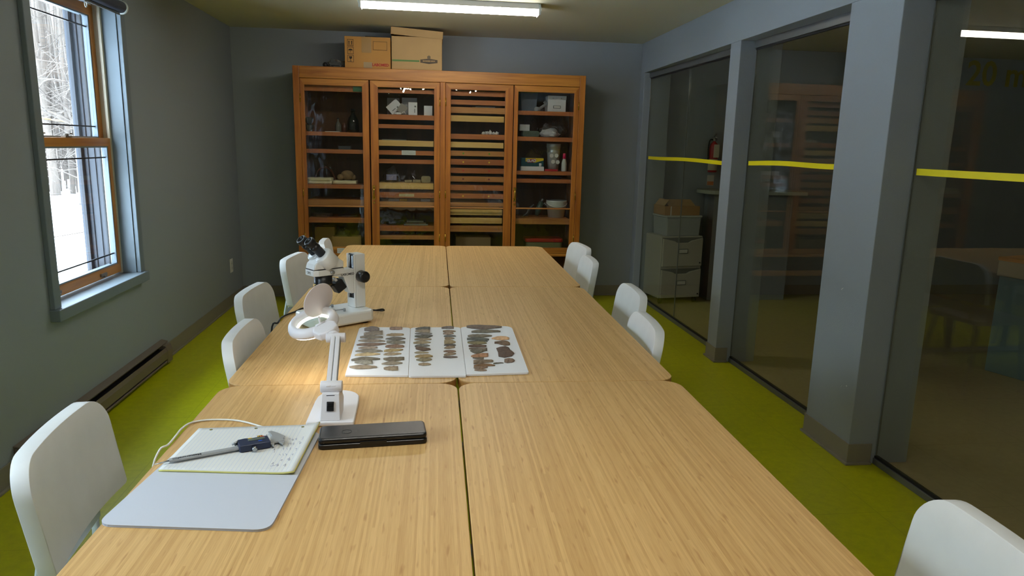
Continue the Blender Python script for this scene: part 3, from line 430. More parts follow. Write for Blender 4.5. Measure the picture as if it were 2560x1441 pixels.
m_ink = plain('blue_ink', (172, 172, 206), 0.8)
m_rule = plain('ruled_line', (190, 198, 214), 0.8)
m_brass = plain('brass', (200, 165, 70), 0.25, 1.0)
m_navy = plain('navy_plastic', (28, 38, 66), 0.4)
m_red = plain('red_plastic', (170, 28, 34), 0.4)
m_pink = plain('pink_plastic', (222, 40, 96), 0.4)
m_tape = plain('yellow_tape', (235, 215, 20), 0.45)
m_bamboo = bamboo('bamboo_top')
m_bedge = plain('bamboo_edge', (170, 122, 66), 0.45, var=0.2, vscale=40)
m_cab = wood('cabinet_oak', (144, 80, 22), (186, 116, 40), 'Z', 30)
m_cabx = wood('cabinet_oak_rail', (152, 90, 27), (196, 131, 52), 'X', 30)
m_tray = [wood('tray_redwood', (160, 88, 42), (192, 116, 60), 'X', 26, 0.5),
          wood('tray_oak', (170, 108, 52), (198, 138, 76), 'X', 26, 0.5),
          wood('tray_pine', (206, 160, 88), (226, 186, 112), 'X', 22, 0.5)]
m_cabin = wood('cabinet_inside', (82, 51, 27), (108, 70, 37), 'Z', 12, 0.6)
m_winwood = wood('window_pine', (160, 98, 38), (198, 134, 60), 'Z', 30, 0.35)
m_winwoodY = wood('window_pine_rail', (160, 98, 38), (198, 134, 60), 'Y', 30, 0.35)
m_card = plain('cardboard', (178, 136, 80), 0.75, var=0.06, vscale=6)
m_card2 = plain('cardboard_pale', (186, 150, 100), 0.75, var=0.05, vscale=6)
m_cardd = plain('cardboard_print', (52, 44, 34), 0.8)
m_redink = plain('red_print', (168, 40, 34), 0.7)
m_greenink = plain('green_print', (96, 128, 70), 0.7)
m_glassin = sheet_glass('partition_glass', (0.91, 0.92, 0.87), 0.045)
m_glasswin = sheet_glass('window_glass', (0.96, 0.97, 0.97), 0.04)
m_glasscab = sheet_glass('cabinet_glass', (0.93, 0.94, 0.92), 0.05, wave=0.003, wscale=(9, 9, 5))
m_plastic = sheet_glass('clear_film', (0.86, 0.87, 0.88), 0.10, wave=0.03, wscale=(40, 40, 40), rough=0.15)
m_light = emitter('tube_light', (255, 250, 240), 34.0)
m_fill = emitter('corridor_fill', (255, 240, 215), 32.0)  # glow of the added corridor fill light
m_ring = emitter('ring_leds', (255, 250, 240), 16)
m_glasstint = plain('bottle_glass', (20, 22, 20), 0.12)
m_frost = plain('frosted_plastic', (200, 204, 200), 0.35)
m_lens = sheet_glass('lens_glass', (0.86, 0.95, 0.93), 0.06)

def floor_mat(name, rgb, tile, line, var):
    m, nt, b = newmat(name)
    N = nt.nodes.new; L = nt.links.new
    tc = N('ShaderNodeTexCoord')
    n = N('ShaderNodeTexNoise'); n.inputs['Scale'].default_value = 26; n.inputs['Detail'].default_value = 8
    n.inputs['Roughness'].default_value = 0.7
    L(tc.outputs['Object'], n.inputs['Vector'])
    r = N('ShaderNodeValToRGB'); c = lin(rgb)
    r.color_ramp.elements[0].position = 0.35; r.color_ramp.elements[1].position = 0.68
    r.color_ramp.elements[0].color = tuple(x * (1 - var) for x in c[:3]) + (1,)
    r.color_ramp.elements[1].color = tuple(x * (1 + var) for x in c[:3]) + (1,)
    L(n.outputs['Fac'], r.inputs['Fac'])
    br = N('ShaderNodeTexBrick'); br.offset = 0.0
    br.inputs['Scale'].default_value = 1.0; br.inputs['Mortar Size'].default_value = 0.0011
    br.inputs['Brick Width'].default_value = tile; br.inputs['Row Height'].default_value = tile
    br.inputs['Mortar Smooth'].default_value = 0.0
    L(tc.outputs['Object'], br.inputs['Vector'])
    mx = N('ShaderNodeMix'); mx.data_type = 'RGBA'
    L(br.outputs['Fac'], mx.inputs['Factor']); L(r.outputs['Color'], mx.inputs['A'])
    mx.inputs['B'].default_value = lin(line)
    L(mx.outputs['Result'], b.inputs['Base Color'])
    b.inputs['Roughness'].default_value = 0.42
    b.inputs['Specular IOR Level'].default_value = 0.4
    return m
m_floor = floor_mat('green_lino', (168, 169, 2), 0.61, (140, 140, 2), 0.10)
m_floor2 = floor_mat('beige_lino', (170, 154, 122), 0.61, (140, 128, 100), 0.08)

# ------------------------------------------------------------------ room shell
def struct(name, mb, mat, bev=0.0, **k):
    o = mb.build(name, mat, None, bev, **k); o['kind'] = 'structure'; return o

b = MB(); b.prism([(LW(YF) - .2, YF), (GW(YF), YF), (GW(YB), YB), (LW(YB) - .2, YB)], -0.12, 0)
struct('floor', b, m_floor)
b = MB(); b.prism([(GW(YF), YF), (XE, YF), (XE, YB), (GW(YB), YB)], -0.12, 0)
struct('floor_corridor', b, m_floor2)
b = MB(); b.box(-2.0, XE + .1, YF - .1, YB + .1, ZC, ZC + .1)
struct('ceiling', b, m_ceil)
b = MB(); b.box(-2.0, XE + .1, YB, YB + .12, -0.1, ZC)
struct('wall_back', b, m_wall)
b = MB(); b.box(-2.0, XE + .1, YF - .12, YF, -0.1, ZC)
struct('wall_front', b, m_wall)
b = MB(); b.box(XE, XE + .12, YF, YB, -0.1, ZC)
struct('wall_right', b, m_wall)

# left wall, in its own frame: +x into the room, y along the wall from y=0
WROT = -math.atan(0.0109)
WTH = 0.20
WIN = [(3.90, 'window_1'), (1.15, 'window_2')]
HW, WZ0, WZ1 = 0.462, 0.64, 2.15
b = MB(); y = YF - .1
for yc, _ in sorted(WIN):
    b.box(-WTH, 0, y, yc - HW, -0.1, ZC)
    b.box(-WTH, 0, yc - HW, yc + HW, -0.1, WZ0)
    b.box(-WTH, 0, yc - HW, yc + HW, WZ1, ZC)
    y = yc + HW
b.box(-WTH, 0, y, YB + .1, -0.1, ZC)
struct('wall_left', b, m_wall, loc=(LW(0), 0, 0), rot=(0, 0, WROT))

b = MB(); b.box(-WTH - .46, -WTH, YF - .5, YB + .6, 2.56, 2.66)  # unseen overhang added to cut steep sky light at the windows
struct('sky_block_eave', b, m_trimw, loc=(LW(0), 0, 0), rot=(0, 0, WROT))

# baseboards
b = MB(); b.box(0, 0.006, YF, 2.97, 0, 0.102); b.box(0, 0.006, 4.66, YB - .002, 0, 0.102)
b.box(0, 0.016, YF, 2.97, 0, 0.012); b.box(0, 0.016, 4.66, YB - .002, 0, 0.012)
struct('baseboard_left', b, m_base, 0.002, loc=(LW(0), 0, 0), rot=(0, 0, WROT))
b = MB(); b.box(LW(YB) + .01, RW(YB) - .002, YB - .006, YB, 0, 0.102)
b.box(LW(YB) + .01, RW(YB) - .002, YB - .016, YB, 0, 0.012)
struct('baseboard_back', b, m_base, 0.002)
b = MB(); b.box(2.35, XE - .01, YB - .006, YB, 0, 0.102)
struct('baseboard_corridor', b, m_base, 0.002)

# glazed partition: pillars, lintel, glass
XB = 2.27                                    # corridor face of the partition
PIL = [(6.56, YB), (4.4685, 4.6264), (2.8717, 3.2612), (YF, -1.1)]
for i, (a, c) in enumerate(PIL):
    b = MB(); b.prism([(RW(a), a), (XB, a), (XB, c), (RW(c), c)], 0, ZH)
    o = struct('pillar', b, m_wall, 0.003)
    if i == 2:
        for (yy, zz, ang, l) in ((3.07, .80, -.6, .022), (2.985, .345, -1.1, .012), (2.945, .36, .1, .010)):
            cb = MB(); cy, cz = math.cos(ang) * l / 2, math.sin(ang) * l / 2
            cb.prism([(yy - cy, zz - cz), (yy + .001, zz - .0025), (yy + cy, zz + cz), (yy - .001, zz + .0025)], RW(yy) - .0008, RW(yy) - .0001, Matrix(((0, 0, 1, 0), (1, 0, 0, 0), (0, 1, 0, 0), (0, 0, 0, 1))))
            cb.build('paint_chip', m_white, o)
    e = 0.006; h = 0.102
    b = MB()
    if i == 0:
        b.prism([(RW(a) - e, a - e), (GW(a) - .03, a - e), (GW(a) - .03, a), (RW(a), a), (RW(c), c), (RW(c) - e, c)], 0, h)
    else:
        for ee, hh in ((e, h), (0.016, 0.012)):
            b.prism([(RW(a) - ee, a - ee), (GW(a) - .03, a - ee), (GW(a) - .03, a - .0005), (RW(a) - .0005, a - .0005), (RW(c) - .0005, c + .0005), (GW(c) - .03, c + .0005), (GW(c) - .03, c + ee), (RW(c) - ee, c + ee)], 0, hh)
    struct('baseboard_pillar', b, m_base, 0.002)
b = MB(); b.prism([(RW(YF), YF), (XB, YF), (XB, YB), (RW(YB), YB)], ZH, ZC)
struct('lintel', b, m_wall, 0.002)

OPEN = [(4.6264, 6.56, [5.585]), (3.2612, 4.4685, []), (-1.1, 2.8717, [0.9])]
wn = 3; tn = 1
for oi, (a, c, seams) in enumerate(OPEN):
    for nm, z0, z1, hw in (('trim_head_track', ZH - .045, ZH - .0005, .022), ('trim_floor_track', 0.0005, 0.03, .016)):
        b = MB(); b.prism([(GW(a) - hw, a + .001), (GW(a) + hw, a + .001), (GW(c) + hw, c - .001), (GW(c) - hw, c - .001)], z0, z1)
        struct('trim_%d' % tn, b, m_alum, 0.002); tn += 1
    for z0, z1 in ((ZH - .055, ZH - .0455), (0.0305, 0.040)):
        b = MB(); b.prism([(GW(a) - .009, a + .001), (GW(a) + .009, a + .001), (GW(c) + .009, c - .001), (GW(c) - .009, c - .001)], z0, z1)
        struct('trim_%d' % tn, b, m_blackr); tn += 1
    ys = [a + .004] + seams + [c - .004]
    for k in range(len(ys) - 1):
        y0, y1 = ys[k] + .002, ys[k + 1] - .002
        b = MB(); b.prism([(GW(y0) - .005, y0), (GW(y0) + .005, y0), (GW(y1) + .005, y1), (GW(y1) - .005, y1)], 0.041, ZH - .056)
        struct('window_%d' % wn, b, m_glassin); wn += 1
    # clear sealant line in each joint
    for s in seams + [a + .003, c - .003]:
        b = MB(); b.box(GW(s) - .006, GW(s) + .002, s - .0015, s + .0015, 0.041, ZH - .056)
        struct('trim_%d' % tn, b, plain('seal_%.2f' % s, (104, 108, 106), 0.12), 0); tn += 1

# yellow tape across the glass
def tape(y0, y1, z0, z1, label):
    n = 26; vs = []; fs = []
    for i in range(n + 1):
        t = i / n; y = y0 + (y1 - y0) * t
        zc = z0 + (z1 - z0) * t + 0.004 * math.sin(7 * t + y0)
        x = GW(y) - .0056
        for dz in (-.014, .014):
            vs += [(x, y, zc + dz), (x - .0012 - .0015 * abs(math.sin(9 * t)), y, zc + dz)]
    for i in range(n):
        o = i * 4
        for q in ((0, 2, 6, 4), (1, 5, 7, 3), (0, 4, 5, 1), (2, 3, 7, 6)):
            fs.append(tuple(o + k for k in q))
    fs += [(0, 1, 3, 2), (n * 4, n * 4 + 2, n * 4 + 3, n * 4 + 1)]
    b = MB(); b.add(vs, fs, False)
    return tag(b.build('safety_tape', m_tape), label, 'tape', 'yellow tape strips on the glass partition')
tape(4.64, 6.50, 1.345, 1.352, 'yellow tape strip on the far glass panel, in front of the fire extinguisher')
tape(3.27, 4.44, 1.366, 1.356, 'yellow tape strip on the middle glass panel between the two pillars')
tape(-1.0, 2.845, 1.378, 1.360, 'yellow tape strip on the near glass panel beside the wide pillar')

# ------------------------------------------------------------------ windows in the left wall
storm = [plain('storm_grey', (66, 69, 78), 0.4, var=0.05), plain('screen_dark', (46, 48, 55), 0.4)]
def window(yc, nm):
    root = thing(nm, None, None, (LW(0), 0, 0), WROT, kind='structure')
    y0, y1 = yc - HW, yc + HW
    cw = .058
    MX = Matrix(((0, 0, 1, 0), (1, 0, 0, 0), (0, 1, 0, 0), (0, 0, 0, 1)))      # (y, z) outline, extruded along x
    def ushape(b, ya, yb, zb, zt, wd, xa, xb):
        return b.prism([(ya - wd, zb), (ya, zb), (ya, zt), (yb, zt), (yb, zb), (yb + wd, zb), (yb + wd, zt + wd), (ya - wd, zt + wd)], xa, xb, MX)
    ushape(MB(), y0, y1, WZ0 + .0045, WZ1, cw, .0005, .024).build('casing', m_trimw, root, 0.003)
    ushape(MB(), y0 + .007, y1 - .007, WZ0 + .0045, WZ1 - .007, .0068, -.112, 0.0).build('jamb_lining', m_trimw, root)
    b = MB(); b.box(-.112, .046, y0 - cw - .006, y1 + cw + .006, WZ0 - .052, WZ0 + .004)
    b.build('sill', m_trimw, root, 0.004)
    for s, yy in ((1, y0 + .007), (-1, y1 - .007)):              # liner tracks at each side
        pts_ = [(-.140, 0), (-.140, .006), (-.126, .006), (-.126, .020), (-.114, .020), (-.114, .006), (-.088, .006), (-.088, .020), (-.074, .020), (-.074, 0)]
        b = MB(); b.prism([(x, yy + s * d) for x, d in pts_], WZ0 + .005, WZ1 - .008); b.build('track_liner', m_beige, root, 0.0008)
        b = MB(); b.prism([(x, yy + s * d) for x, d in ((-.2005, 0), (-.2005, .014), (-.168, .014), (-.168, .006), (-.1405, .006), (-.1405, 0))], WZ0 + .005, WZ1 - .008); b.build('storm_track', storm[0], root, 0.0008)
    m0, m1 = y0 + .014, y1 - .014
    zm = 1.397
    def sash(name, xa, xb, za, zb, rail_b, rail_t, st):
        g0, g1, h0, h1 = m0 + st, m1 - st, za + rail_b, zb - rail_t
        b = MB(); b.ring('x', xa, xb, (m0, m1, za, zb), (g0, g1, h0, h1))
        o = b.build(name, [m_winwood, m_winwoodY], root, 0.002)
        xm = (xa + xb) / 2
        b = MB(); b.ring('x', xm - .014, xm + .014, (g0 + .0003, g1 - .0003, h0 + .0003, h1 - .0003), (g0 + .011, g1 - .011, h0 + .008, h1 - .008))
        b.build('glazing_bead', [m_trimw, m_trimw], o)
        b = MB(); b.box(xm - .003, xm + .003, g0 + .0112, g1 - .0112, h0 + .0082, h1 - .0082); b.build('pane', m_glasswin, o)
        b = MB(); w = .0036; d = .062                            # dark grille lines on the glass
        for zz in (h0 + d, h1 - d): b.box(xm - .0036, xm + .0036, g0 + .011, g1 - .011, zz - w, zz + w)
        b.box(xm - .0034, xm + .0034, g1 - d - w, g1 - d + w, h0 + .008, h1 - .008)
        b.build('grille', m_black, o)
        return o
    lo = sash('lower_sash', -.112, -.076, WZ0 + .014, zm + .022, .052, .044, .042)
    up = sash('upper_sash', -.150, -.114, zm - .022, WZ1 - .022, .044, .056, .046)
    for yy in (yc - .28, yc - .02):                              # sash locks on the meeting rail
        b = MB(); b.box(-.104, -.080, yy - .03, yy + .03, zm + .022, zm + .030); b.cyl((-.092, yy, zm + .029), (-.092, yy, zm + .040), .011)
        b.box(-.096, -.070, yy - .006, yy + .022, zm + .038, zm + .044)
        b.build('sash_lock', m_bronze, lo, 0.001)
    for yy in (yc - .30, yc + .20):
        b = MB(); b.box(-.077, -.066, yy - .035, yy + .035, WZ0 + .030, WZ0 + .046); b.box(-.077, -.058, yy - .012, yy + .012, WZ0 + .024, WZ0 + .034)
        b.build('sash_lift', m_bronze, lo, 0.002)
    m_st = storm[0]
    b = MB(); b.ring('x', -.262, -.201, (y0 - .03, y1 + .03, WZ0 - .04, WZ1 + .03), (y0 + .030, y1 - .030, WZ0 + .008, WZ1 - .03)); o = b.build('storm_frame', [m_st, m_st], root, 0.003)
    b = MB(); b.ring('x', -.240, -.222, (y0 + .0295, y1 - .0295, WZ0 + .0075, WZ1 - .0295), (y0 + .056, y1 - .056, WZ0 + .03, WZ1 - .05)); b.build('screen_frame', [storm[1], storm[1]], o, 0.002)
    return root
for yc, nm in WIN: window(yc, nm)

def blind(yc, label):
    r = thing('roller_blind', label, 'blind', (LW(0), 0, 0), WROT, 'roller blinds above the windows')
    b = MB(); b.cyl((.062, yc - .44, 2.115), (.062, yc + .375, 2.115), .031, n=24); b.build('fabric_roll', plain('blind_fabric_%d' % int(yc * 10), (58, 62, 76), 0.55), r)
    for ya in (yc + .376, yc - .457):
        b = MB(); b.cyl((.062, ya, 2.115), (.062, ya + .016, 2.115), .036); b.box(.0245, .066, ya + .002, ya + .015, 2.085, 2.16)
        b.build('bracket', m_frost, r, 0.002)
    b = MB(); b.cyl((.058, yc - .42, 2.078), (.058, yc + .36, 2.078), .006); b.build('hem_bar', m_alum, r)
    b = MB(); pts = [(.058, yc - .02 + .011 * math.cos(t), 2.058 + .013 * math.sin(t)) for t in [2 * PI * k / 14 for k in range(14)]]
    b.tube(pts, .0022, 6, True); b.build('pull_ring', m_frost, r)
blind(3.90, 'dark grey roller blind rolled up over the window, with a pull ring')
blind(1.15, 'dark grey roller blind over the second window, outside the picture')

# ------------------------------------------------------------------ outdoors
def ground():
    b = MB(); nx, ny = 40, 60; vs = []; fs = []
    for i in range(nx + 1):
        for j in range(ny + 1):
            x = -2.3 - 58 * (i / nx) ** 1.6; y = -30 + 100 * j / ny
            z = -.45 + .10 * math.sin(x * .5 + y * .23) * min(1, (-2.3 - x) / 4) + .012 * max(0, -x - 8) + .05 * math.sin(y * 1.1 + x)
            vs.append((x, y, z))
    for i in range(nx):
        for j in range(ny):
            a = i * (ny + 1) + j; fs.append((a, a + 1, a + ny + 2, a + ny + 1))
    b.add(vs, fs, True)
    struct('ground', b, plain('snow', (244, 246, 250), 0.8, var=0.02, vscale=2))
ground()
m_bark = [plain('bark_grey', (92, 82, 74), 0.9, var=0.25, vscale=7, stretch=(3, 3, .5)),
          plain('bark_tan', (118, 98, 68), 0.9, var=0.2, vscale=7, stretch=(3, 3, .5)),
          plain('bark_dark', (66, 55, 48), 0.9, var=0.25, vscale=9, stretch=(3, 3, .5))]
def tree(x, y, r, h, lean, mi, label, nb=14, group=None):
    rnd = random.Random(int(x * 100 + y * 1000))
    n = 12; pts = []; rad = []
    for i in range(n + 1):
        s = i / n
        pts.append((lean[0] * s * h + .06 * math.sin(5 * s + x), lean[1] * s * h + .06 * math.cos(4 * s + y), s * h)); rad.append(r * (1.25 - .2 * min(1, s * 8)) * (1 - .7 * s))
    b = MB(); b.tube(pts, rad, 12)
    for k in range(nb):
        s = rnd.uniform(.12, .97); i = int(s * n); p = Vector(pts[i]); a = rnd.uniform(0, 2 * PI); l = rnd.uniform(.8, 2.8) * (1.1 - s * .5)
        q = [p]; d = Vector((math.cos(a), math.sin(a), rnd.uniform(-.1, .7))).normalized()
        for j in range(5):
            q.append(q[-1] + d * l / 5); d = (d + Vector((rnd.uniform(-.25, .25), rnd.uniform(-.25, .25), rnd.uniform(-.2, .25)))).normalized()
        r0 = max(.012, rad[i] * .22); b.tube(q, [r0 * (1 - j / 6) for j in range(6)], 5)
        for j in (2, 3, 4):
            dd = (d + Vector((rnd.uniform(-1, 1), rnd.uniform(-1, 1), rnd.uniform(-.5, .6)))).normalized()
            b.tube([q[j], q[j] + dd * l * .25, q[j] + dd * l * .5 + Vector((0, 0, -.05))], [r0 * .45, r0 * .3, r0 * .15], 4)
    return tag(b.build('bare_tree', m_bark[mi], None, loc=(x, y, -.5)), label, 'tree', group)
tree(-8.9, 20.6, .27, 12, (0.0, 0.0), 0, 'thickest grey tree trunk beyond the window, standing upright in the middle', 16)
tree(-8.25, 20.9, .23, 12, (-.055, -.02), 1, 'pale tan tree trunk leaning left, seen at the far edge of the upper sash', 12)
tree(-5.2, 12.6, .05, 4.2, (.10, .05), 2, 'slim dark sapling with twiggy branches growing nearest to the window', 30)
gl = 'thin bare tree among the woods seen through the window'
for i, (x, y, r, mi) in enumerate([(-11.3, 23.5, .12, 0), (-12.4, 25.4, .10, 2), (-10.6, 24.8, .09, 1), (-13.2, 27.6, .14, 0), (-11.6, 27.2, .11, 2), (-10.2, 26.0, .10, 0), (-14.2, 29, .12, 1), (-12.8, 30, .13, 2), (-11.0, 29.5, .10, 1), (-15.0, 31.5, .13, 0)]):
    tree(x, y, r, 10 + (i % 3), ((i % 5 - 2) * .01, (i % 3 - 1) * .012), mi, gl, 12, 'thin trees in the woods outside')
b = MB(); rnd = random.Random(5)
for k in range(420):
    y = rnd.uniform(24, 52); x = -y * rnd.uniform(.34, .56); h = rnd.uniform(5, 13); r = rnd.uniform(.02, .09)
    l = (rnd.uniform(-.06, .06), rnd.uniform(-.06, .06))
    b.tube([(x, y, -.6), (x + l[0] * h * .5, y + l[1] * h * .5, h * .5), (x + l[0] * h, y + l[1] * h, h)], [r, r * .7, r * .2], 5)
for k in range(700):
    y = rnd.uniform(17, 34); x = -y * rnd.uniform(.36, .54); z = rnd.uniform(-.2, 3.2) if k % 3 else rnd.uniform(2, 8); l = rnd.uniform(.4, 1.5); a = rnd.uniform(0, 2 * PI)
    d = Vector((math.cos(a) * l, math.sin(a) * l, rnd.uniform(.0, .9)))
    p = Vector((x, y, z)); b.tube([p, p + d * .5 + Vector((0, 0, .08)), p + d], [.012, .009, .003], 4)
tag(b.build('woodland_thicket', m_bark[0]), 'hazy tangle of twigs and distant trunks beyond the snow', 'woods', kind='stuff')

# ------------------------------------------------------------------ ceiling lights
def fixture(x, y, label):
    t = thing('ceiling_light', label, 'light', (x, y, ZC), 0, 'tube lights on the ceiling')
    b = MB(); b.box(-.596, .596, -.055, .055, -.036, -.0005); b.build('housing', m_white, t, 0.002)
    P = [(-.052, -.0365)] + [(-.052 * math.cos(a) if True else 0, -.0365 - .036 * math.sin(a) ** .7) for a in [PI * k / 12 for k in range(1, 12)]] + [(.052, -.0365)]
    b = MB(); vs = []; n = len(P)
    for xx in (-.5955, .5955): vs += [(xx, p[0], p[1]) for p in P]
    fs = [(k, k + 1, n + k + 1, n + k) for k in range(n - 1)] + [(0, n, 2 * n - 1, n - 1), tuple(range(n)), tuple(range(2 * n - 1, n - 1, -1))]
    b.add(vs, fs, [True] * (n - 1) + [False] * 3); b.build('diffuser', m_light if x < 2 else m_fill, t)
    for s in (-1, 1):
        b = MB(); b.prism(rrect(-.058, .058, -.076, -.0005, .012), 0, .014, Matrix(((0, 0, 1, s * .6035 - .007), (1, 0, 0, 0), (0, 1, 0, 0), (0, 0, 0, 1))))
        b.box(s * .612 - .003, s * .612 + .003, -.0595, -.056, -.05, -.02)
        b.build('end_cap', m_frost, t, 0.002)
    return t
fixture(.187, 5.10, 'lit white tube light on the ceiling, hanging before the wooden cabinet')
fixture(4.6, 0.6, 'tube-shaped fill light added to brighten the corridor behind the glass, outside the picture')  # unseen lamp, added only to brighten the corridor
fixture(.12, 0.85, 'lit white tube light on the ceiling over the near tables, outside the picture')

# ------------------------------------------------------------------ tables
TR_, TX, TY, TL = -0.0187, 0.152, 4.8427, 1.432
HWT = 0.331
def tw(x, y):
    c, s = math.cos(TR_), math.sin(TR_)
    return (TX + c * x - s * y, TY + s * x + c * y)
def make_table():
    t = thing('work_table', '', 'table', (0, 0, 0), TR_, 'bamboo tables pushed together in two columns of three')
    hx, hy = HWT - .0015, TL / 2 - .0015
    b = MB(); b.prism(rrect(-hx, hx, -hy, hy, .055, 8), TT - .004, TT); b.build('tabletop', m_bamboo, t, 0.0012, 2)
    b = MB(); b.prism(rrect(-hx, hx, -hy, hy, .055, 8), TT - .028, TT - .0041); b.build('edge_band', m_bedge, t, 0.001)
    for s in (-1, 1):
        b = MB(); b.cyl((0, s * .44, .045), (0, s * .44, TT - .030), .024, n=16)
        b.box(-.05, .05, s * .44 - .05, s * .44 + .05, TT - .036, TT - .029)
        b.build('leg', m_grey, t, 0)
        b = MB(); b.box(-.23, .23, s * .44 - .022, s * .44 + .022, .018, .044)
        for xx in (-.2, .2): b.cyl((xx, s * .44, .0005), (xx, s * .44, .018), .018, n=12)
        b.build('foot', m_grey, t, 0.004)
    return t
T0 = make_table()
TLAB = {(-1, 2): 'bamboo table holding the notepad, magnifier lamp and black case',
        (1, 2): 'bare bamboo table across the seam from the notepad and black case',
        (-1, 1): 'bamboo table holding the white microscope',
        (1, 1): 'bamboo table across the seam from the microscope, under one end of the board',
        (-1, 0): 'bamboo table between the cabinet and the microscope, on the window side',
        (1, 0): 'bare bamboo table by the cabinet, on the glass side'}
first = True
for (sx, k), lab in TLAB.items():
    x, y = tw(sx * (HWT + .0005), -(k + .5) * TL)
    if first:
        T0.location = (x, y, 0); T0['label'] = lab; first = False
        t = T0
    else:
        t = dup(T0, (x, y, 0), TR_, lab)
    for ch in t.children:                     # column legs stand toward the shared seam
        if ch.name.split('.')[0] in ('leg', 'foot'): ch.location = (-sx * .10, 0, 0)

# ------------------------------------------------------------------ chairs
CW, CR, CLEAN, CCURV, CZT, CTH, CH = .43, .075, .16, .02, .805, .034, .245
def chair_back():
    b = MB(); us = []
    n = 10
    for k in range(n + 1): us.append(-CW / 2 + CR * (1 - math.cos(PI / 2 * k / n)))
    m = 14
    for k in range(1, m): us.append(-CW / 2 + CR + (CW - 2 * CR) * k / m)
    us += [-u for u in us[:n + 1]][::-1]
    rb = .012
    vs = []; 
    def P(u, v, off):
        q = CCURV * (2 * u / CW) ** 2 - off
        return (q * math.cos(CLEAN) + v * math.sin(CLEAN), u, CZT - v * math.cos(CLEAN))
    for u in us:
        d = CW / 2 - abs(u)
        vt = CR - math.sqrt(max(0, CR * CR - (CR - d) ** 2)) if d < CR else 0
        vb = CH - (rb - math.sqrt(max(0, rb * rb - (rb - d) ** 2)) if d < rb else 0)
        vt = min(vt, CR)
        for off in (0, CTH):
            vs += [P(u, vt + (vb - vt) * j / 4, off) for j in range(5)]
    fs = []; sm = []
    N = len(us)
    for i in range(N - 1):
        a, c = i * 10, (i + 1) * 10
        for j in range(4):
            fs.append((a + j, c + j, c + j + 1, a + j + 1)); sm.append(True)
            fs.append((a + 5 + j, a + 6 + j, c + 6 + j, c + 5 + j)); sm.append(True)
        fs.append((a, a + 5, c + 5, c)); sm.append(True)
        fs.append((a + 4, c + 4, c + 9, a + 9)); sm.append(True)
    for a, fl in ((0, False), ((N - 1) * 10, True)):
        for j in range(4):
            q = (a + j, a + j + 1, a + 6 + j, a + 5 + j); fs.append(q if not fl else q[::-1]); sm.append(True)
    b.add(vs, fs, sm)
    return b
def make_chair():
    t = thing('shell_chair', '', 'chair', (0, 0, 0), 0, 'white shell chairs around the tables')
    chair_back().build('backrest', m_chair, t, 0.006, 3)
    b = MB(); P = rrect(-.0, .41, -.20, .20, .06, 6)
    n = len(P)
    b.prism(P, .432, .46); b.build('seat', m_chair, t, 0.008, 3)
    b = MB()
    for s in (-1, 1):
        b.tube([(.10, s * .145, .428), (.02, s * .150, .428), (-.006, s * .158, .445), (-.004, s * .160, .52), (.012, s * .160, .60), (.004, s * .160, .66)], .009, 8)
    b.box(-.006, .006, -.165, .165, .50, .545)
    b.build('back_bracket', plain('bracket_grey', (176, 184, 180), 0.4, 0.2), t)
    for sx, x0, x1 in ((0, .05, -.01), (1, .36, .40)):
        for s in (-1, 1):
            b = MB(); b.tube([(x0, s * .15, .430), (x0 + (x1 - x0) * .15, s * .165, .40), (x1, s * .19, .012)], .0105, 8)
            b.cyl((x1, s * .19, .0005), (x1, s * .19, .014), .014, n=12)
            b.build('leg', m_steel, t)
    return t
C0 = make_chair()
CH_ = [(-.7946, 1.5668, .0812, 'white chair on the window side, pulled out beside the notepad'),
       (-.6081, 2.3931, .0081, 'white chair tucked in on the window side, next to the magnifier lamp'),
       (-.7265, 3.0763, -.0767, 'white chair turned slightly behind the one beside the magnifier lamp'),
       (-.7123, 3.9861, -.1396, 'white chair on the window side, just below the microscope eyepieces'),
       (-.6269, 4.6072, .0462, 'white chair on the window side, last before the cabinet, behind the eyepieces'),
       (.8248, 2.4652, PI - .0836, 'white chair on the glass side at the table corner, opposite the stone board'),
       (.9417, 3.0434, PI - .0523, 'white chair on the glass side, one behind the chair by the table corner'),
       (.9432, 3.9103, PI - .0588, 'white chair on the glass side, second from the cabinet'),
       (1.0133, 4.4771, PI + .0705, 'white chair on the glass side, last before the cabinet'),
       (.9578, .9396, PI - .0797, 'white chair on the glass side at the big bare table, cut off by the frame')]
for i, (x, y, r, lab) in enumerate(CH_):
    if i == 0:
        C0.location = (x, y, 0); C0.rotation_euler = (0, 0, r); C0['label'] = lab
    else: dup(C0, (x, y, 0), r, lab)

# ------------------------------------------------------------------ display cabinet
CY0, CY1, CX0, CX1, CZ1, CZ0 = 6.231, 6.668, -1.068, 1.397, 2.036, 0.455
cab = thing('display_cabinet', 'large orange wooden cabinet with four glass doors and many thin trays', 'cabinet', (0, 0, 0))
MB().box(CX0, CX0 + .052, CY0, CY1, .0005, CZ1).build('side_panel', m_cab, cab, 0.003)
MB().box(CX1 - .052, CX1, CY0, CY1, .0005, CZ1).build('side_panel', m_cab, cab, 0.003)
MB().box(.143, .187, CY0, CY0 + .04, CZ0, CZ1 - .0955).build('centre_post', m_cab, cab, 0.003)
MB().box(CX0 + .052, CX1 - .052, CY0 + .0, CY1, CZ1 - .095, CZ1 - .0005).build('top_panel', m_cabx, cab, 0.003)
MB().box(CX0 + .052, CX1 - .052, CY0, CY0 + .03, CZ0, CZ0 + .026).build('bottom_rail', m_cabx, cab, 0.003)
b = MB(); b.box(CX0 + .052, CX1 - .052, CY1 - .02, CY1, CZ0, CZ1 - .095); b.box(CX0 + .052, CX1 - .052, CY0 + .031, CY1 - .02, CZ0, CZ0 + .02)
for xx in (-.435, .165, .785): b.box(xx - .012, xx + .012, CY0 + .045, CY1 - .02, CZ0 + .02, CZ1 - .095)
b.build('inner_case', m_cabin, cab)
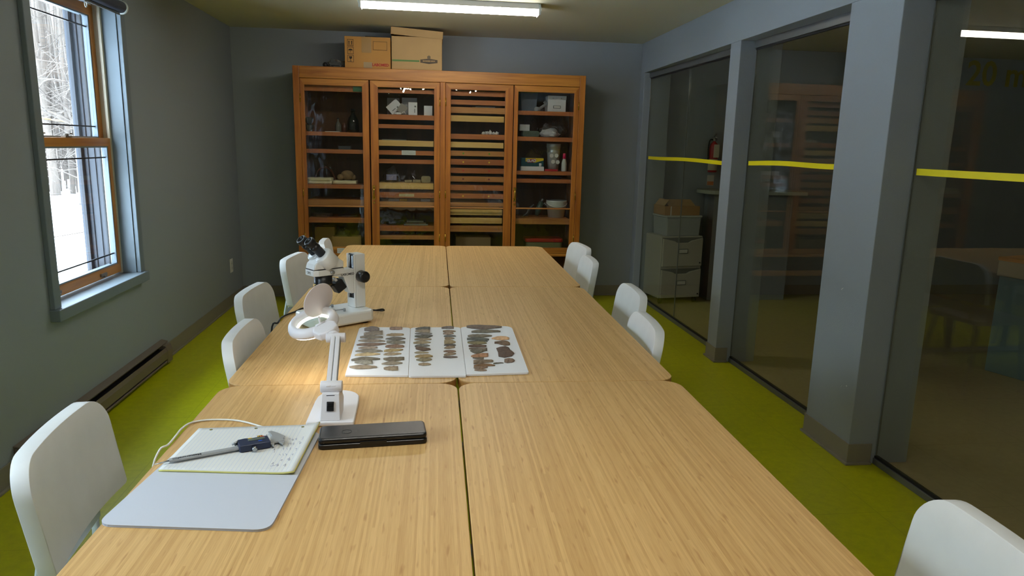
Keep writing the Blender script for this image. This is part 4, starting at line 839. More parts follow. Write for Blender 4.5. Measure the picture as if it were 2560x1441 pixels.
b = MB(); b.box(CX0 + .052, CX1 - .052, CY0 + .02, CY0 + .05, .27, .32); b.build('stretcher', m_cabx, cab, 0.003)
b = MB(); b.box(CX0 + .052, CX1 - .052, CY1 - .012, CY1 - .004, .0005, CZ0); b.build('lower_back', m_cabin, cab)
# doors: x0, x1, glass x0, x1, bar z, hinge side, handle?
DOORS = [(-1.014, -.454, -.985 + .006, -.509, -1, False), (-.443, .141, -.378, .092, 1, True), (.189, .769, .233, .700, -1, False), (.777, 1.343, .812, 1.302, 1, True)]
DZ0, DZ1 = CZ0 + .028, CZ1 - .098
for i, (x0, x1, g0, g1, hs, hd) in enumerate(DOORS):
    gz0, gz1 = DZ0 + .05, DZ1 - .052
    b = MB(); b.ring('y', CY0 + .002, CY0 + .028, (x0, x1, DZ0, DZ1), (g0, g1, gz0, gz1))
    d = b.build('door', [m_cab, m_cabx], cab, 0.003)
    b = MB(); b.box(g0 + .0005, g1 - .0005, CY0 + .014, CY0 + .017, gz0, gz1); b.build('pane', m_glasscab, d)
    b = MB(); b.box(g0, g1, CY0 + .005, CY0 + .0135, RODS[i] - .006, RODS[i] + .006); b.build('glazing_bar', m_tray[1], d, 0.003)
    hx = x0 + .001 if hs < 0 else x1 - .001
    for zz in (1.78, 1.0, .62):
        b = MB(); b.cyl((hx, CY0 + .0, zz - .034), (hx, CY0 + .0, zz + .034), .0045, n=10)
        b.build('hinge', m_brass, d)
    if hd:
        xh = x0 + .021; zc = 1.005
        b = MB(); b.box(xh - .011, xh + .011, CY0 - .002, CY0 + .002, zc + .028, zc + .062); b.box(xh - .011, xh + .011, CY0 - .002, CY0 + .002, zc - .058, zc - .030)
        b.tube([(xh, CY0 - .001, zc + .045), (xh, CY0 - .018, zc + .040), (xh, CY0 - .026, zc + .015), (xh, CY0 - .022, zc - .015), (xh, CY0 - .012, zc - .038), (xh, CY0 - .001, zc - .045)], [.006, .006, .007, .006, .005, .005], 8)
        b.cyl((xh, CY0 - .004, zc - .085), (xh, CY0 + .002, zc - .085), .008, n=14)
        b.build('handle', m_brass, d)
    xa, xb = g0 - .012, g1 + .012
    for j, (z0, z1, kind) in enumerate(TRAYS[i]):
        if z0 < CZ0 + .09 and z0 < .53: continue
        xs = (xa + .004, xb - .004) if kind != 2 else (xa + .004, xb - .016)
        b = MB(); b.box(xs[0], xs[1], CY0 + .048, CY0 + .066, z0, z1)
        b.box(xs[0] + .002, xs[1] - .002, CY0 + .066, CY1 - .024, z1 - .010, z1 - .0005)
        tr = b.build('tray', m_tray[kind], cab, 0.0015)
        if i == 2 and j in (6, 7, 8, 9, 11):
            col = {6: (90, 150, 40), 7: (230, 190, 50), 8: (190, 50, 40), 9: (120, 40, 40), 11: (230, 190, 60)}[j]
            for fx in (.25, .72):
                b = MB(); xx = xs[0] + (xs[1] - xs[0]) * fx
                b.cyl((xx, CY0 + .0464, (z0 + z1) / 2), (xx, CY0 + .0479, (z0 + z1) / 2), .0075, n=14)
                b.build('sticker_dot', plain('dot_%d_%d' % (j, int(fx * 100)), col, 0.6), tr)
        if i == 0 and j == 0:
            b = MB(); b.box(xs[1] - .085, xs[1] - .008, CY0 + .0455, CY0 + .0479, z0 + .004, z1 + .004); b.build('green_tape', plain('green_tape', (40, 110, 60), 0.5), tr)
        lab = None
        if i == 1 and j == 4: lab = (xs[0] + .20, xs[0] + .32, z0 + .001, z1 + .003, m_paper)
        if i == 1 and j == 7: lab = (xs[0] + .175, xs[0] + .305, z0 + .012, z0 + .036, plain('tray_label_tan', (200, 182, 138), 0.8))
        if lab:
            b = MB(); b.box(lab[0], lab[1], CY0 + .0465, CY0 + .0479, lab[2], lab[3]); pl = b.build('paper_label', lab[4], tr)
            b = MB(); rr = random.Random(j)
            for row in ((.68, .32) if lab[3] - lab[2] > .03 else (.5,)):
                zz = lab[2] + (lab[3] - lab[2]) * row; x = lab[0] + .012
                while x < lab[1] - .014:
                    w = rr.uniform(.004, .008); h = rr.uniform(.003, .006)
                    b.tube([(x, CY0 + .0462, zz - h), (x + w * .4, CY0 + .0462, zz + h), (x + w, CY0 + .0462, zz - h * .6)], .0006, 4); x += w + rr.uniform(.002, .006)
            b.build('handwriting', m_black, pl)
# label card on the lower left rail
b = MB(); b.box(-.745, -.655, CY0 - .0025, CY0 - .0002, .478, .522)
pl = b.build('paper_label', m_paper, cab)
b = MB(); rr = random.Random(4)
for zz in (.510, .492):
    x = -.737
    while x < -.665:
        w = rr.uniform(.004, .008); h = rr.uniform(.003, .006)
        b.tube([(x, CY0 - .003, zz - h), (x + w * .4, CY0 - .003, zz + h), (x + w, CY0 - .003, zz - h * .6)], .0006, 4); x += w + rr.uniform(.002, .006)
b.build('handwriting', m_black, pl)

# ------------------------------------------------------------------ things in the cabinet
IY = 6.36
I = ITEMS
def single(name, mb, mat, label, cat, group=None, bev=0.0, smooth=False, loc=None, rot=None):
    o = mb.build(name, mat, None, bev, 2, loc, rot); return tag(o, label, cat, group)
def top_of(col, z):                       # shelf surface just below height z in that door
    c = [t[1] for t in TRAYS[col] if t[1] < z + .03]
    return max(c)
def ib(k, col, z=None):
    x0, x1, z0, z1 = I[k]; zb = top_of(col, z if z is not None else z0)
    return x0, x1, zb + .0005, max(z1, zb + .012)
def bottle(k, col, mat, label, name='bottle', dz=0):
    x0, x1, z0, z1 = ib(k, col); r = (x1 - x0) / 2; h = z1 - z0
    t = thing(name, label, 'bottle', ((x0 + x1) / 2, IY + .02, z0))
    b = MB(); b.lathe([(r * .9, 0), (r, .01), (r, h * .45), (r * .75, h * .62), (r * .32, h * .78), (r * .30, h * .93)], n=24); b.build('glass_body', mat, t)
    b = MB(); b.cyl((0, 0, h * .931), (0, 0, h), r * .36, n=16); b.build('stopper', m_black, t)
bottle('wine_bottle', 0, m_glasstint, 'tall dark bottle on a cabinet shelf behind the first door')
bottle('clear_bottle', 0, plain('grey_glass', (92, 92, 86), 0.15), 'small greyish bottle beside the tall dark bottle')
x0, x1, z0, z1 = ib('red_bottle', 0)
b = MB(); b.lathe([(.024, 0), (.026, .05), (.018, .065), (.018, .08)], n=20)
single('jar', b, plain('brown_jar', (92, 52, 36), 0.3), 'small reddish brown jar between the two bottles in the cabinet', 'jar', loc=((x0 + x1) / 2, IY + .06, z0))
x0, x1, z0, z1 = ib('stack_left', 0)
t = thing('stacked_pots', 'dark stacked pots at the end of the bottle shelf', 'pots', ((x0 + x1) / 2, IY + .05, z0))
for k in range(2):
    b = MB(); b.lathe([(.018, 0), (.034, .03), (.036, .055), (.030, .060)], o=(0, 0, k * .0605), n=20); b.build('pot', plain('dark_clay_%d' % k, (60, 58, 52), 0.6), t)
def slip(k, col, label, mat, dy=0, name='paper_slip', cat='paper', h=.005):
    x0, x1, z0, z1 = ib(k, col); b = MB(); b.box(x0, x1, IY - .02 + dy, IY + .06 + dy, z0, z0 + h); return single(name, b, mat, label, cat)
slip('paper_strip', 0, 'pale paper slip lying in front of the small bottle', m_paper, -.03)
b = MB(); x0, x1, z0, z1 = ib('boxd1', 0); b.box(x0, x1, IY, IY + .08, z0, z0 + .028)
single('dark_box', b, plain('grey_box', (70, 74, 76), 0.6), 'flat grey box on the shelf below the bottles', 'box')
def towel(k, n, label):
    x0, x1, z0, z1 = ib(k, 0); h = (z1 - z0) / n
    b = MB()
    for j in range(n):
        P = [(z, y) for z, y in rrect(z0 + j * h, z0 + (j + 1) * h - .0005, IY - .05, IY + .12, h * .42, 4)]
        ins = .004 * (j % 2)
        vs = []; m = len(P)
        segs = 8
        for q in range(segs + 1):
            xx = x0 + ins + (x1 - x0 - 2 * ins) * q / segs
            dz = .0012 * math.sin(q * 1.9 + j)
            vs += [(xx, p[1], max(z0, p[0] + dz) if j == 0 else p[0] + dz) for p in P]
        fs = [(q * m + i, q * m + (i + 1) % m, (q + 1) * m + (i + 1) % m, (q + 1) * m + i) for q in range(segs) for i in range(m)]
        fs += [tuple(range(m - 1, -1, -1)), tuple(range(segs * m, segs * m + m))]
        b.add(vs, fs, [True] * (segs * m) + [False, False])
    single('folded_cloth', b, plain('cream_cloth_%d' % n, (226, 216, 176), 0.9, bump=.3, bscale=220), label, 'cloth', 'folded cream cloths in the cabinet')
towel('towel_left', 2, 'folded cream cloth below the arched strap in the cabinet')
towel('towel_right', 1, 'folded cream cloth under the round brown stone in the cabinet')
x0, x1, z0, z1 = ib('arch', 0)
b = MB(); cx = (x0 + x1) / 2; r = (x1 - x0) / 2 - .008
b.tube([(cx + r * math.cos(a), IY + .17, z0 + .009 + (z1 - z0 - .02) * math.sin(a)) for a in [PI * k / 16 for k in range(17)]], .008, 8)
single('arched_strap', b, plain('leather', (120, 62, 36), 0.5), 'brown arched strap standing behind the cream cloth', 'strap')
x0, x1, z0, z1 = I['skull']; zb = I['towel_right'][3] + .001; zb = max(zb, top_of(0, I['towel_right'][2]) + .0005 + max(I['towel_right'][3] - top_of(0, I['towel_right'][2]), .012)) + .001
b = MB(); b.sphere((0, 0, .042), .042, 20, 14, (1.35, 1.0, 1.0)); b.sphere((-.058, -.02, .026), .026, 16, 10, (1.1, 1, 1)); b.sphere((.05, .01, .025), .025, 14, 10)
single('round_stone', b, plain('brown_stone', (138, 112, 78), 0.85, var=.2, vscale=30, bump=.6, bscale=50), 'round brown stone lump resting on the folded cream cloth', 'stone', loc=((x0 + x1) / 2, IY + .05, zb))
for k, lab in (('pieceL', 'dim reddish fragment on the fifth shelf behind the first door'), ('pieceR', 'flat dim fragment beside the door handle side of the fifth shelf, first door')):
    x0, x1, z0, z1 = ib(k, 0)
    b = MB(); n = 12; P = [((x1 - x0) / 2 * math.cos(a) * (1 + .12 * math.sin(3 * a)), .05 * math.sin(a) * (1 + .1 * math.cos(2 * a))) for a in [2 * PI * q / n for q in range(n)]]
    b.prism(P, 0, max(.012, (z1 - z0) * .7)); single('stone_fragment', b, plain('frag_' + k, (96, 72, 58), 0.8, var=.2, vscale=30), lab, 'stone', bev=.004, loc=((x0 + x1) / 2, IY + .04, z0))
def openbox(name, x0, x1, y0, y1, z0, h, mat, label, th=.004, cat='box'):
    t = thing(name, label, cat, ((x0 + x1) / 2, (y0 + y1) / 2, z0)); w, d = (x1 - x0) / 2, (y1 - y0) / 2
    b = MB(); b.box(-w, w, -d, d, 0, th)
    for p in ((-w, -w + th, -d, d), (w - th, w, -d, d)): b.box(p[0], p[1], p[2], p[3], th, h)
    b.box(-w + th, w - th, -d, -d + th, th, h); b.box(-w + th, w - th, d - th, d, th, h)
    b.build('tray_body', mat, t); return t
zc0 = CZ0 + .0215
x0, x1, z0, z1 = I['boxL']; openbox('open_carton', x0, x1, 6.45, 6.62, zc0, z1 - zc0, m_card, 'open cardboard box at the back of the lowest shelf, first door')
x0, x1, z0, z1 = I['boxR']; openbox('shallow_carton', x0, x1, 6.33, 6.44, zc0, z1 - zc0, m_card, 'shallow cardboard box at the front of the lowest shelf, first door')
def crumple(c, s, seed, amt=.25, n=18, m=12):
    rr = random.Random(seed); b = MB(); b.sphere((0, 0, 0), 1, n, m)
    ph = [rr.uniform(0, 6) for _ in range(8)]; vs = []
    for (x, y, z) in b.v:
        f = 1 + amt * (math.sin(5 * x + ph[0]) * math.sin(6 * y + ph[1]) + .6 * math.sin(9 * z + ph[2] + 4 * x) + .4 * math.sin(13 * y + ph[3]))
        zz = max(-.55, z * f)
        vs.append((c[0] + x * f * s[0], c[1] + y * f * s[1], c[2] + (zz + .55) * s[2] / 1.55))
    b.v = vs; return b
x0, x1, z0, z1 = I['bagbottom']
single('plastic_bag', crumple(((x0 + x1) / 2, 6.386, zc0 + .0045), ((x1 - x0) / 2, .035, z1 - zc0), 3, .2), m_plastic, 'crumpled clear bag in the shallow box on the lowest shelf', 'bag')
# --- second door
def pack(name, x0, x1, y, d, z0, h, mat, label, tilt=0.0, marks=True, cat='box', group=None, flap=False):
    t = thing(name, label, cat, ((x0 + x1) / 2, y, z0), 0, group); w = (x1 - x0) / 2
    M = Matrix.Rotation(tilt, 4, 'Y')
    mn = min((M @ Vector((sx * w, 0, zz)))[2] for sx in (-1, 1) for zz in (0, h))
    M = Matrix.Translation((0, 0, -mn + .0003)) @ M
    b = MB(); b.box(-w, w, 0, d, 0, h, M); b.build('carton', mat, t, 0.001)
    if marks:
        b = MB(); b.box(w * .35, w * .75, -.0008, -.0001, h * .62, h * .74, M)
        b.box(w * .35, w * .5, -.0008, -.0001, h * .2, h * .5, M); b.build('printing', m_grey, t)
    if flap:
        b = MB(); b.box(-w, w, d * .4, d * .4 + .002, h, h + .03, M); b.box(-w * .25, w * .25, d * .4 - .0006, d * .4 - .0001, h + .012, h + .02, M); b.build('hang_tab', mat, t)
    return t
m_boxgrey = plain('box_grey', (176, 178, 180), 0.5)
m_boxwht = plain('box_white', (224, 226, 228), 0.45)
gW = 'white accessory boxes on the upper shelf'
zt = top_of(1, 1.66) + .0005
x0, x1, z0, z1 = I['cardA']; pack('hang_box', x0, x1, 6.50, .03, zt, (z1 - zt) * .8, m_boxgrey, 'grey hang-tab box behind the tipped white box', group=gW, flap=True)
x0, x1, z0, z1 = I['cardB']; pack('hang_box', x0, x1, 6.47, .04, zt, (z1 - zt) * .8, m_boxgrey, 'grey hang-tab box behind the upright white box', group=gW, flap=True)
x0, x1, z0, z1 = I['whitetilt']; pack('white_box', x0 + .03, x0 + .115, 6.40, .05, zt, .115, m_boxwht, 'white box tipped over on its corner on the upper shelf', tilt=.85, group=gW)
x0, x1, z0, z1 = I['cardtilt']; pack('folded_card', x0 + .045, x0 + .115, 6.36, .006, zt, .075, plain('card_taupe', (150, 146, 138), 0.7), 'grey card sleeve slanting before the tipped white box', tilt=-.95 + PI / 2, cat='card', marks=False)
x0, x1, z0, z1 = I['whitefront']; pack('white_box', x0, x1, 6.37, .05, zt, z1 - zt, m_boxwht, 'upright white box in the middle of the upper shelf', group=gW)
x0, x1, z0, z1 = I['whitesmall']; pack('white_box', x0, x1, 6.37, .05, zt, z1 - zt, m_boxwht, 'plain white box standing alone on the upper shelf', marks=False, group=gW)
x0, x1, z0, z1 = I['mouse']
t = thing('charger_puck', 'round white puck with a cable lying among the white boxes', 'charger', ((x0 + x1) / 2 - .01, 6.325, zt))
b = MB(); b.lathe([(.030, 0), (.033, .008), (.028, .018), (0.0001, .022)], n=24); b.build('puck', m_boxwht, t)
b = MB(); b.tube([(.03, 0, .008), (.045, -.002, .024), (.058, 0, .026), (.066, .004, .012), (.07, .01, .003)], .0025, 6); b.build('cable', m_boxwht, t)
slip('board3', 1, 'thin grey board lying on the third tray of the second door', m_grey, 0, 'thin_board', 'board', .008)
z6 = top_of(1, 1.10)
x0, x1, z0, z1 = I['bag6']; single('plastic_bag', crumple(((x0 + x1) / 2, 6.40, z6 + .001), ((x1 - x0) / 2, .05, z1 - z6), 5, .18), m_plastic, 'crumpled clear bag on the pale pine tray', 'bag')
b = MB(); b.box(-.045, .045, -.03, .03, 0, .05); single('specimen_box', b, plain('lavender', (150, 150, 190), 0.6), 'small bluish block inside the clear bag on the pine tray', 'box', loc=((x0 + x1) / 2, 6.40, z6 + .018), bev=.004)
for k, lab, rr in (('blk1', 'lowest of the three beige blocks on the pine tray', 0), ('blk2', 'square beige block, middle of three on the pine tray', 0), ('blk3', 'tallest rounded beige block on the pine tray', 1)):
    x0, x1, z0, z1 = I[k]; b = MB()
    P = rrect(x0, x1, z6 + .001, max(z1, z6 + .02), .018 if rr else .003, 5)
    b.prism(P, -.06, 0, Matrix(((1, 0, 0, 0), (0, 0, -1, 6.36), (0, 1, 0, 0), (0, 0, 0, 1))))
    single('beige_block', b, plain('beige_' + k, (150, 138, 104), 0.85, var=.12, vscale=30), lab, 'block', bev=.003)
z8 = top_of(1, .92)
for k, c, lab in (('card8a', (170, 172, 172), 'grey index cards beside the orange card in the lower oak tray'), ('card8b', (210, 160, 50), 'orange card standing in the lower oak tray'), ('card8c', (182, 186, 186), 'pale index cards standing apart in the lower oak tray')):
    x0, x1, z0, z1 = I[k]; b = MB(); b.box(x0, x1, 6.36, 6.364, z8 + .0003, z8 + .020); b.box(x0 + .004, x1 - .004, 6.3645, 6.368, z8 + .0003, z8 + .016)
    single('index_cards', b, plain('card_' + k, c, 0.7), lab, 'cards')
z9 = top_of(1, .72)
for j in range(3):
    x0, x1, z0, z1 = I['books9']; b = MB(); b.box(x0 + .012 * j, x1 - .02 * j, 6.34 + .01 * j, 6.52, z9 + .0005 + .013 * j, z9 + .0125 + .013 * j)
    single('flat_folder', b, plain('folder_%d' % j, [(120, 118, 112), (84, 62, 54), (110, 108, 104)][j], 0.6), ['grey folder at the bottom of the stack in the second door', 'brown folder in the middle of the stack, second door', 'grey folder on top of the stack in the second door'][j], 'folder', bev=.002)
x0, x1, z0, z1 = I['tools9']; b = MB(); b.tube([(x0, 6.38, z9 + .018), (x0 + .05, 6.36, z9 + .022), (x1, 6.40, z9 + .018)], [.015, .017, .012], 8); b.tube([(x0 + .03, 6.42, z9 + .012), (x1 - .02, 6.36, z9 + .040), (x1, 6.35, z9 + .042)], .008, 6)
single('hand_tools', b, plain('tool_dark', (56, 58, 58), 0.45, .4), 'dark hand tools beside the folder stack in the second door', 'tools')
x0, x1, z0, z1 = I['tools10']; z10 = top_of(1, .64); b = MB()
for k in range(7): xx = x0 + .03 + (x1 - x0 - .06) * k / 6; b.tube([(xx - .02, 6.36 + .012 * (k % 2), z10 + .008), (xx + .02, 6.37, z10 + .012)], .007, 6)
single('small_points', b, plain('dark_points', (70, 66, 62), 0.6), 'row of small dark pieces in the lowest tray, second door', 'pieces')
b = MB(); b.cyl((-.32, 6.42, zc0 + .031), (-.12, 6.44, zc0 + .031), .03, n=20); single('silver_roll', b, plain('silver_foil', (150, 155, 160), 0.3, .8), 'silvery roll on the bottom of the second door', 'roll')
# --- third door
z2 = top_of(2, 1.75); x0, x1, z0, z1 = I['papers2']
for j in range(2):
    b = MB(); b.box(x0 + .03 * j, x1 - .06 + .06 * j, 6.34 + .02 * j, 6.48, z2 + .0005 + .006 * j, z2 + .006 + .006 * j); single('loose_papers', b, m_yellow if j == 0 else m_paper, ['buff sheets on the third tray of the third door', 'white sheet lying over the buff sheets, third door'][j], 'paper')
z4 = top_of(2, 1.53); x0, x1, z0, z1 = I['crumb']
for j in range(5):
    single('crumpled_tissue', crumple((x0 + .02 + .030 * j, 6.37 + .01 * (j % 2), z4 + .0005), (.016, .018, .022 + .006 * (j % 3)), 20 + j, .3, 12, 8), m_paper, ['first of five crumpled tissues on the redwood tray, third door', 'second of five crumpled tissues on the redwood tray, third door', 'middle one of five crumpled tissues on the redwood tray, third door', 'fourth of five crumpled tissues on the redwood tray, third door', 'last of five crumpled tissues on the redwood tray, third door'][j], 'tissue', 'crumpled tissues on a tray')
x0, x1, z0, z1 = I['flap']; b = MB()
M = Matrix.Translation(((x0 + x1) / 2, 6.40, zc0 + .0003)) @ Matrix.Rotation(.02, 4, 'Y'); w = (x1 - x0) / 2
b.box(-w, w, 0, .20, .003, z1 - zc0 - .012, Matrix.Translation(((x0 + x1) / 2, 6.40, zc0)))
single('pale_carton', b, m_card2, 'pale carton at the bottom of the third door', 'box', bev=.002)
# --- fourth door
zs0, zs1, zs2, zs4 = top_of(3, 1.75), top_of(3, 1.53), top_of(3, 1.23), top_of(3, .80)
x0, x1, z0, z1 = I['bin']; t = thing('storage_bin', 'blue-grey plastic bin with a green rim on the top shelf, fourth door', 'bin', ((x0 + x1) / 2, 6.44, zs0 + .0005)); h = min(z1, CZ1 - .13) - zs0
b = MB(); w = (x1 - x0) / 2; vs = []
for zz, f in ((0, .86), (h * .93, 1.0)): vs += [(w * f * sx, .075 * f * sy, zz) for sx, sy in ((-1, -1), (1, -1), (1, 1), (-1, 1))]
b.add(vs, [(3, 2, 1, 0), (4, 5, 6, 7), (0, 1, 5, 4), (1, 2, 6, 5), (2, 3, 7, 6), (3, 0, 4, 7)]); b.build('bin_body', plain('bin_blue', (92, 102, 118), 0.5), t, .004)
b = MB(); b.box(-w * 1.03, w * 1.03, -.078, .078, h * .932, h); b.build('rim', plain('bin_green', (120, 130, 40), 0.5), t, .003)
x0, x1, z0, z1 = I['roll']; b = MB(); xx = (x0 + x1) / 2
b.cyl((xx - .055, 6.36, zs0 + .021), (xx + .01, 6.44, zs0 + .021), .020, n=18); b.tube([(xx - .02, 6.35, zs0 + .03), (xx + .02, 6.36, zs0 + .055), (xx + .038, 6.37, zs0 + .075), (xx + .03, 6.38, zs0 + .09), (xx + .015, 6.38, zs0 + .075)], [.012, .014, .014, .012, .008], 8)
single('film_wrap', b, plain('film_grey', (150, 152, 156), 0.25), 'loose roll of grey plastic film beside the blue-grey bin', 'film')
x0, x1, z0, z1 = I['whitecat']; t = thing('card_file_box', 'white card file box with a label holder behind the fourth door', 'box', ((x0 + x1) / 2, 6.36, zs0 + .0005), .04)
h = z1 - zs0; w = (x1 - x0) / 2
b = MB(); b.box(-w, w, 0, .14, 0, h); b.build('box_body', m_boxwht, t, .003)
b = MB(); b.box(-w - .002, w + .002, -.003, -.0001, h * .78, h + .001); b.build('lid_front', m_boxwht, t, .001)
b = MB(); b.box(-.034, .034, -.004, -.0002, h * .22, h * .40); o = b.build('label_holder', m_grey, t, .001)
b = MB(); b.box(-.028, .028, -.0048, -.0041, h * .25, h * .37); b.build('label_card', m_paper, o)
b = MB(); [b.cyl((s * w * .45, -.0042, h * .86), (s * w * .45, -.003, h * .86), .003, n=10) for s in (-1, 1)]; b.build('rivet', m_black, t)
x0, x1, z0, z1 = I['case']; b = MB(); b.prism(rrect(x0, x1, zs1 + .0005, z1, .02, 5), -.10, 0, Matrix(((1, 0, 0, 0), (0, 0, -1, 6.36), (0, 1, 0, 0), (0, 0, 0, 1))))
single('green_case', b, plain('case_green', (84, 100, 88), 0.5), 'low grey-green case on the second shelf, fourth door', 'case', bev=.004)
x0c = I['cardw']; b = MB(); b.box(x0c[0], x0c[1], 6.40, 6.45, z1 + .0005, z1 + .055); single('note_card_box', b, m_boxwht, 'small white box standing on the grey-green case', 'box', bev=.001)
x0, x1, z0, z1 = I['bag1']; w = x1 - x0
b = crumple((x0 + w * .40, 6.42, zs1 + .001), (w * .36, .06, (z1 - zs1) * .68), 9, .2, 28, 18); b2 = crumple((x0 + w * .74, 6.46, zs1 + .001), (w * .22, .05, (z1 - zs1) * .95), 12, .28, 24, 18)
b.add(b2.v, b2.f, True)
single('clear_bags', b, m_plastic, 'heap of crumpled clear plastic bags on the second shelf, fourth door', 'bags')
b = crumple((x0 + w * .42, 6.42, zs1 + .004), (w * .30, .05, (z1 - zs1) * .45), 15, .2, 20, 12)
single('white_tissue_wad', b, m_boxwht, 'white wad of packing inside the clear bags', 'packing')
x0, x1, z0, z1 = I['glad']; zg = zs2 + .0005
t = thing('bag_box', 'yellow and teal box of food bags on a cabinet shelf', 'box', ((x0 + x1) / 2, 6.42, zg + .0), -.03); w = (x1 - x0) / 2; h = z1 - zg
b = MB(); b.box(-w, w, 0, .06, 0, h); b.build('carton', plain('teal_print', (24, 84, 96), 0.45), t, .002)
b = MB(); P = [(-w * .62, h * .99), (w * .99, h * .99), (w * .99, h * .82), (w * .2, h * .62), (-w * .62, h * .70)]; b.prism(P, .0002, .0012, Matrix(((1, 0, 0, 0), (0, 0, -1, 0), (0, 1, 0, 0), (0, 0, 0, 1)))); b.build('yellow_band', plain('yellow_print', (222, 188, 30), 0.45), t)
b = MB(); P = [(-w * .44, h * .60), (w * .22, h * .66), (w * .26, h * .95), (-w * .40, h * .89)]; b.prism(P, .0014, .0022, Matrix(((1, 0, 0, 0), (0, 0, -1, 0), (0, 1, 0, 0), (0, 0, 0, 1)))); o = b.build('red_badge', m_red, t)
text('GLAD', h * .28, m_boxwht, o, (-w * .10, -.0026, h * .775), (PI / 2, -.06, 0), .002)
x0, x1, z0, z1 = I['whiteflat']; b = MB(); b.box(x0, x1, 6.335, 6.40, zg, z1); single('flat_white_box', b, m_boxwht, 'flat white box in front of the yellow and teal box', 'box', bev=.002)
b = MB(); b.lathe([(.012, 0), (.012, .024), (.010, .028), (.0001, .029)], n=16); single('pill_jar', b, m_boxwht, 'small white jar standing on the flat white box', 'jar', loc=(x1 - .03, 6.36, z1 + .0005))
x0, x1, z0, z1 = I['brown']; b = crumple(((x0 + x1) / 2, 6.55, zg), ((x1 - x0) * .8, .05, z1 - zg), 31, .15); single('brown_bundle', b, plain('brown_paper', (136, 106, 66), 0.8), 'brown paper bundle behind the yellow and teal box', 'bundle')
x0, x1, z0, z1 = I['redbox']; b = MB(); b.box(x0, x1, 6.325, 6.345, zg, zg + .018); b.box(x0 + .03, x0 + .04, 6.324, 6.3249, zg + .004, zg + .014); single('red_box', b, m_red, 'small flat red box in front of the metal bucket', 'box')
x0, x1, z0, z1 = I['bucket']; t = thing('metal_bucket', 'shiny metal bucket with four white discs on it', 'bucket', ((x0 + x1) / 2, 6.44, zg)); w = (x1 - x0) / 2; h = z1 - zg
b = MB(); b.lathe([(w * .72, 0), (w * .80, h * .25), (w * .82, h * .26), (w * .92, h * .66), (w * .97, h * .68), (w * .93, h * .74), (w * .98, h * .86), (w * 1.04, h * .88), (w * 1.0, h * .93), (w * 1.03, h * .99), (w * .98, h)], n=32); b.build('pail_body', plain('galvanised', (190, 194, 198), 0.3, .45), t)
for (dx, dz) in ((-.42, .56), (.28, .57), (-.2, .34), (.5, .33)):
    b = MB(); yy = -math.sqrt(max(0, (w * .90) ** 2 - (dx * w) ** 2)) - .002
    b.cyl((dx * w, yy - .004, dz * h), (dx * w, yy, dz * h), .0175, n=20); b.build('white_disc', m_paper, t)
x0, x1, z0, z1 = I['spray']; t = thing('squeeze_bottle', 'white squeeze bottle with a pink cap beside the metal bucket', 'bottle', ((x0 + x1) / 2, 6.36, zg)); h = z1 - zg; r = (x1 - x0) / 2
b = MB(); b.lathe([(r * .9, 0), (r, .006), (r * .95, h * .45), (r * .6, h * .68), (r * .5, h * .70)], n=20); b.build('bottle_body', m_frost, t)
b = MB(); b.lathe([(r * .62, h * .701), (r * .58, h * .98), (r * .5, h)], n=16); b.build('cap', m_pink, t)
zs3 = top_of(3, 1.15); x0, x1, z0, z1 = I['bluebag']; b = crumple(((x0 + x1) / 2, 6.42, zs3 + .0005), ((x1 - x0) / 2, .05, .028), 41, .12); single('blue_pouch', b, plain('blue_pouch', (40, 62, 92), 0.5), 'dark blue pouch lying on the fourth shelf, fourth door', 'pouch')
x0, x1, z0, z1 = I['pail']; zp = zs4 + .0005; t = thing('white_pail', 'white plastic pail with a bail on a low shelf, fourth door', 'pail', ((x0 + x1) / 2, 6.44, zp)); w = (x1 - x0) / 2; h = z1 - zp
b = MB(); b.lathe([(w * .78, 0), (w * .92, h * .62), (w * .96, h * .63), (w * .97, h * .70), (w * .98, h * .93), (w, h), (w * .94, h), (w * .9, h * .7)], n=28); b.build('pail_body', m_frost, t)
b = MB(); b.tube([(w * 1.01 * math.cos(a), w * 1.01 * math.sin(a), h * (.90 - .28 * abs(math.sin(a)))) for a in [PI + PI * k / 14 for k in range(15)]], .003, 6); b.build('bail', m_white, t)
x0, x1, z0, z1 = I['tool']
t = thing('hand_drill', 'dark green tool leaning beside the white pail', 'tool', ((x0 + x1) / 2, 6.40, zp)); h = z1 - zp
b = MB(); b.tube([(-.03, 0, .016), (-.012, 0, h * .4), (.012, 0, h * .82)], [.016, .030, .022], 10); b.build('tool_body', plain('tool_green', (58, 74, 64), 0.45), t)
b = MB(); b.tube([(.012, 0, h * .82), (.026, 0, h * .98)], [.012, .010], 8)
for k in range(4): b.cyl((.03 + .011 * k, -.02, h * (.70 - .05 * k)), (.045 + .011 * k, -.02, h * (.78 - .05 * k)), .004, n=8)
b.build('steel_tip', m_steel, t)
x0, x1, z0, z1 = I['tool2']; b = MB()
for k in range(4): b.tube([(x0 + .02 * k, 6.37 + .02 * k, zp + .008), (x0 + .05 + .012 * k, 6.38 + .02 * k, zp + .04 + .016 * k), (x0 + .06 + .02 * k, 6.39 + .02 * k, zp + .075 + .012 * k)], .006, 6)
single('trowels', b, m_grey, 'bundle of slim grey trowels beside the dark green tool', 'tools')
x0, x1, z0, z1 = I['tin']; x0 = I['binlow'][0] - .03
t = thing('food_bin', 'olive tub with a red lid at the bottom of the cabinet', 'tub', ((I['redlid'][0] + I['redlid'][1]) / 2, 6.45, zc0)); w = (I['redlid'][1] - I['redlid'][0]) / 2; h = I['redlid'][2] - zc0
b = MB(); b.prism(rrect(-w * .96, w * .96, -.10, .10, .03, 5), 0, h * .98); b.build('tub_body', plain('olive_tub', (120, 122, 88), 0.25), t, .006)
b = MB(); b.prism(rrect(-w, w, -.106, .106, .035, 5), h * .985, h + .030); b.build('lid', m_red, t, .006)

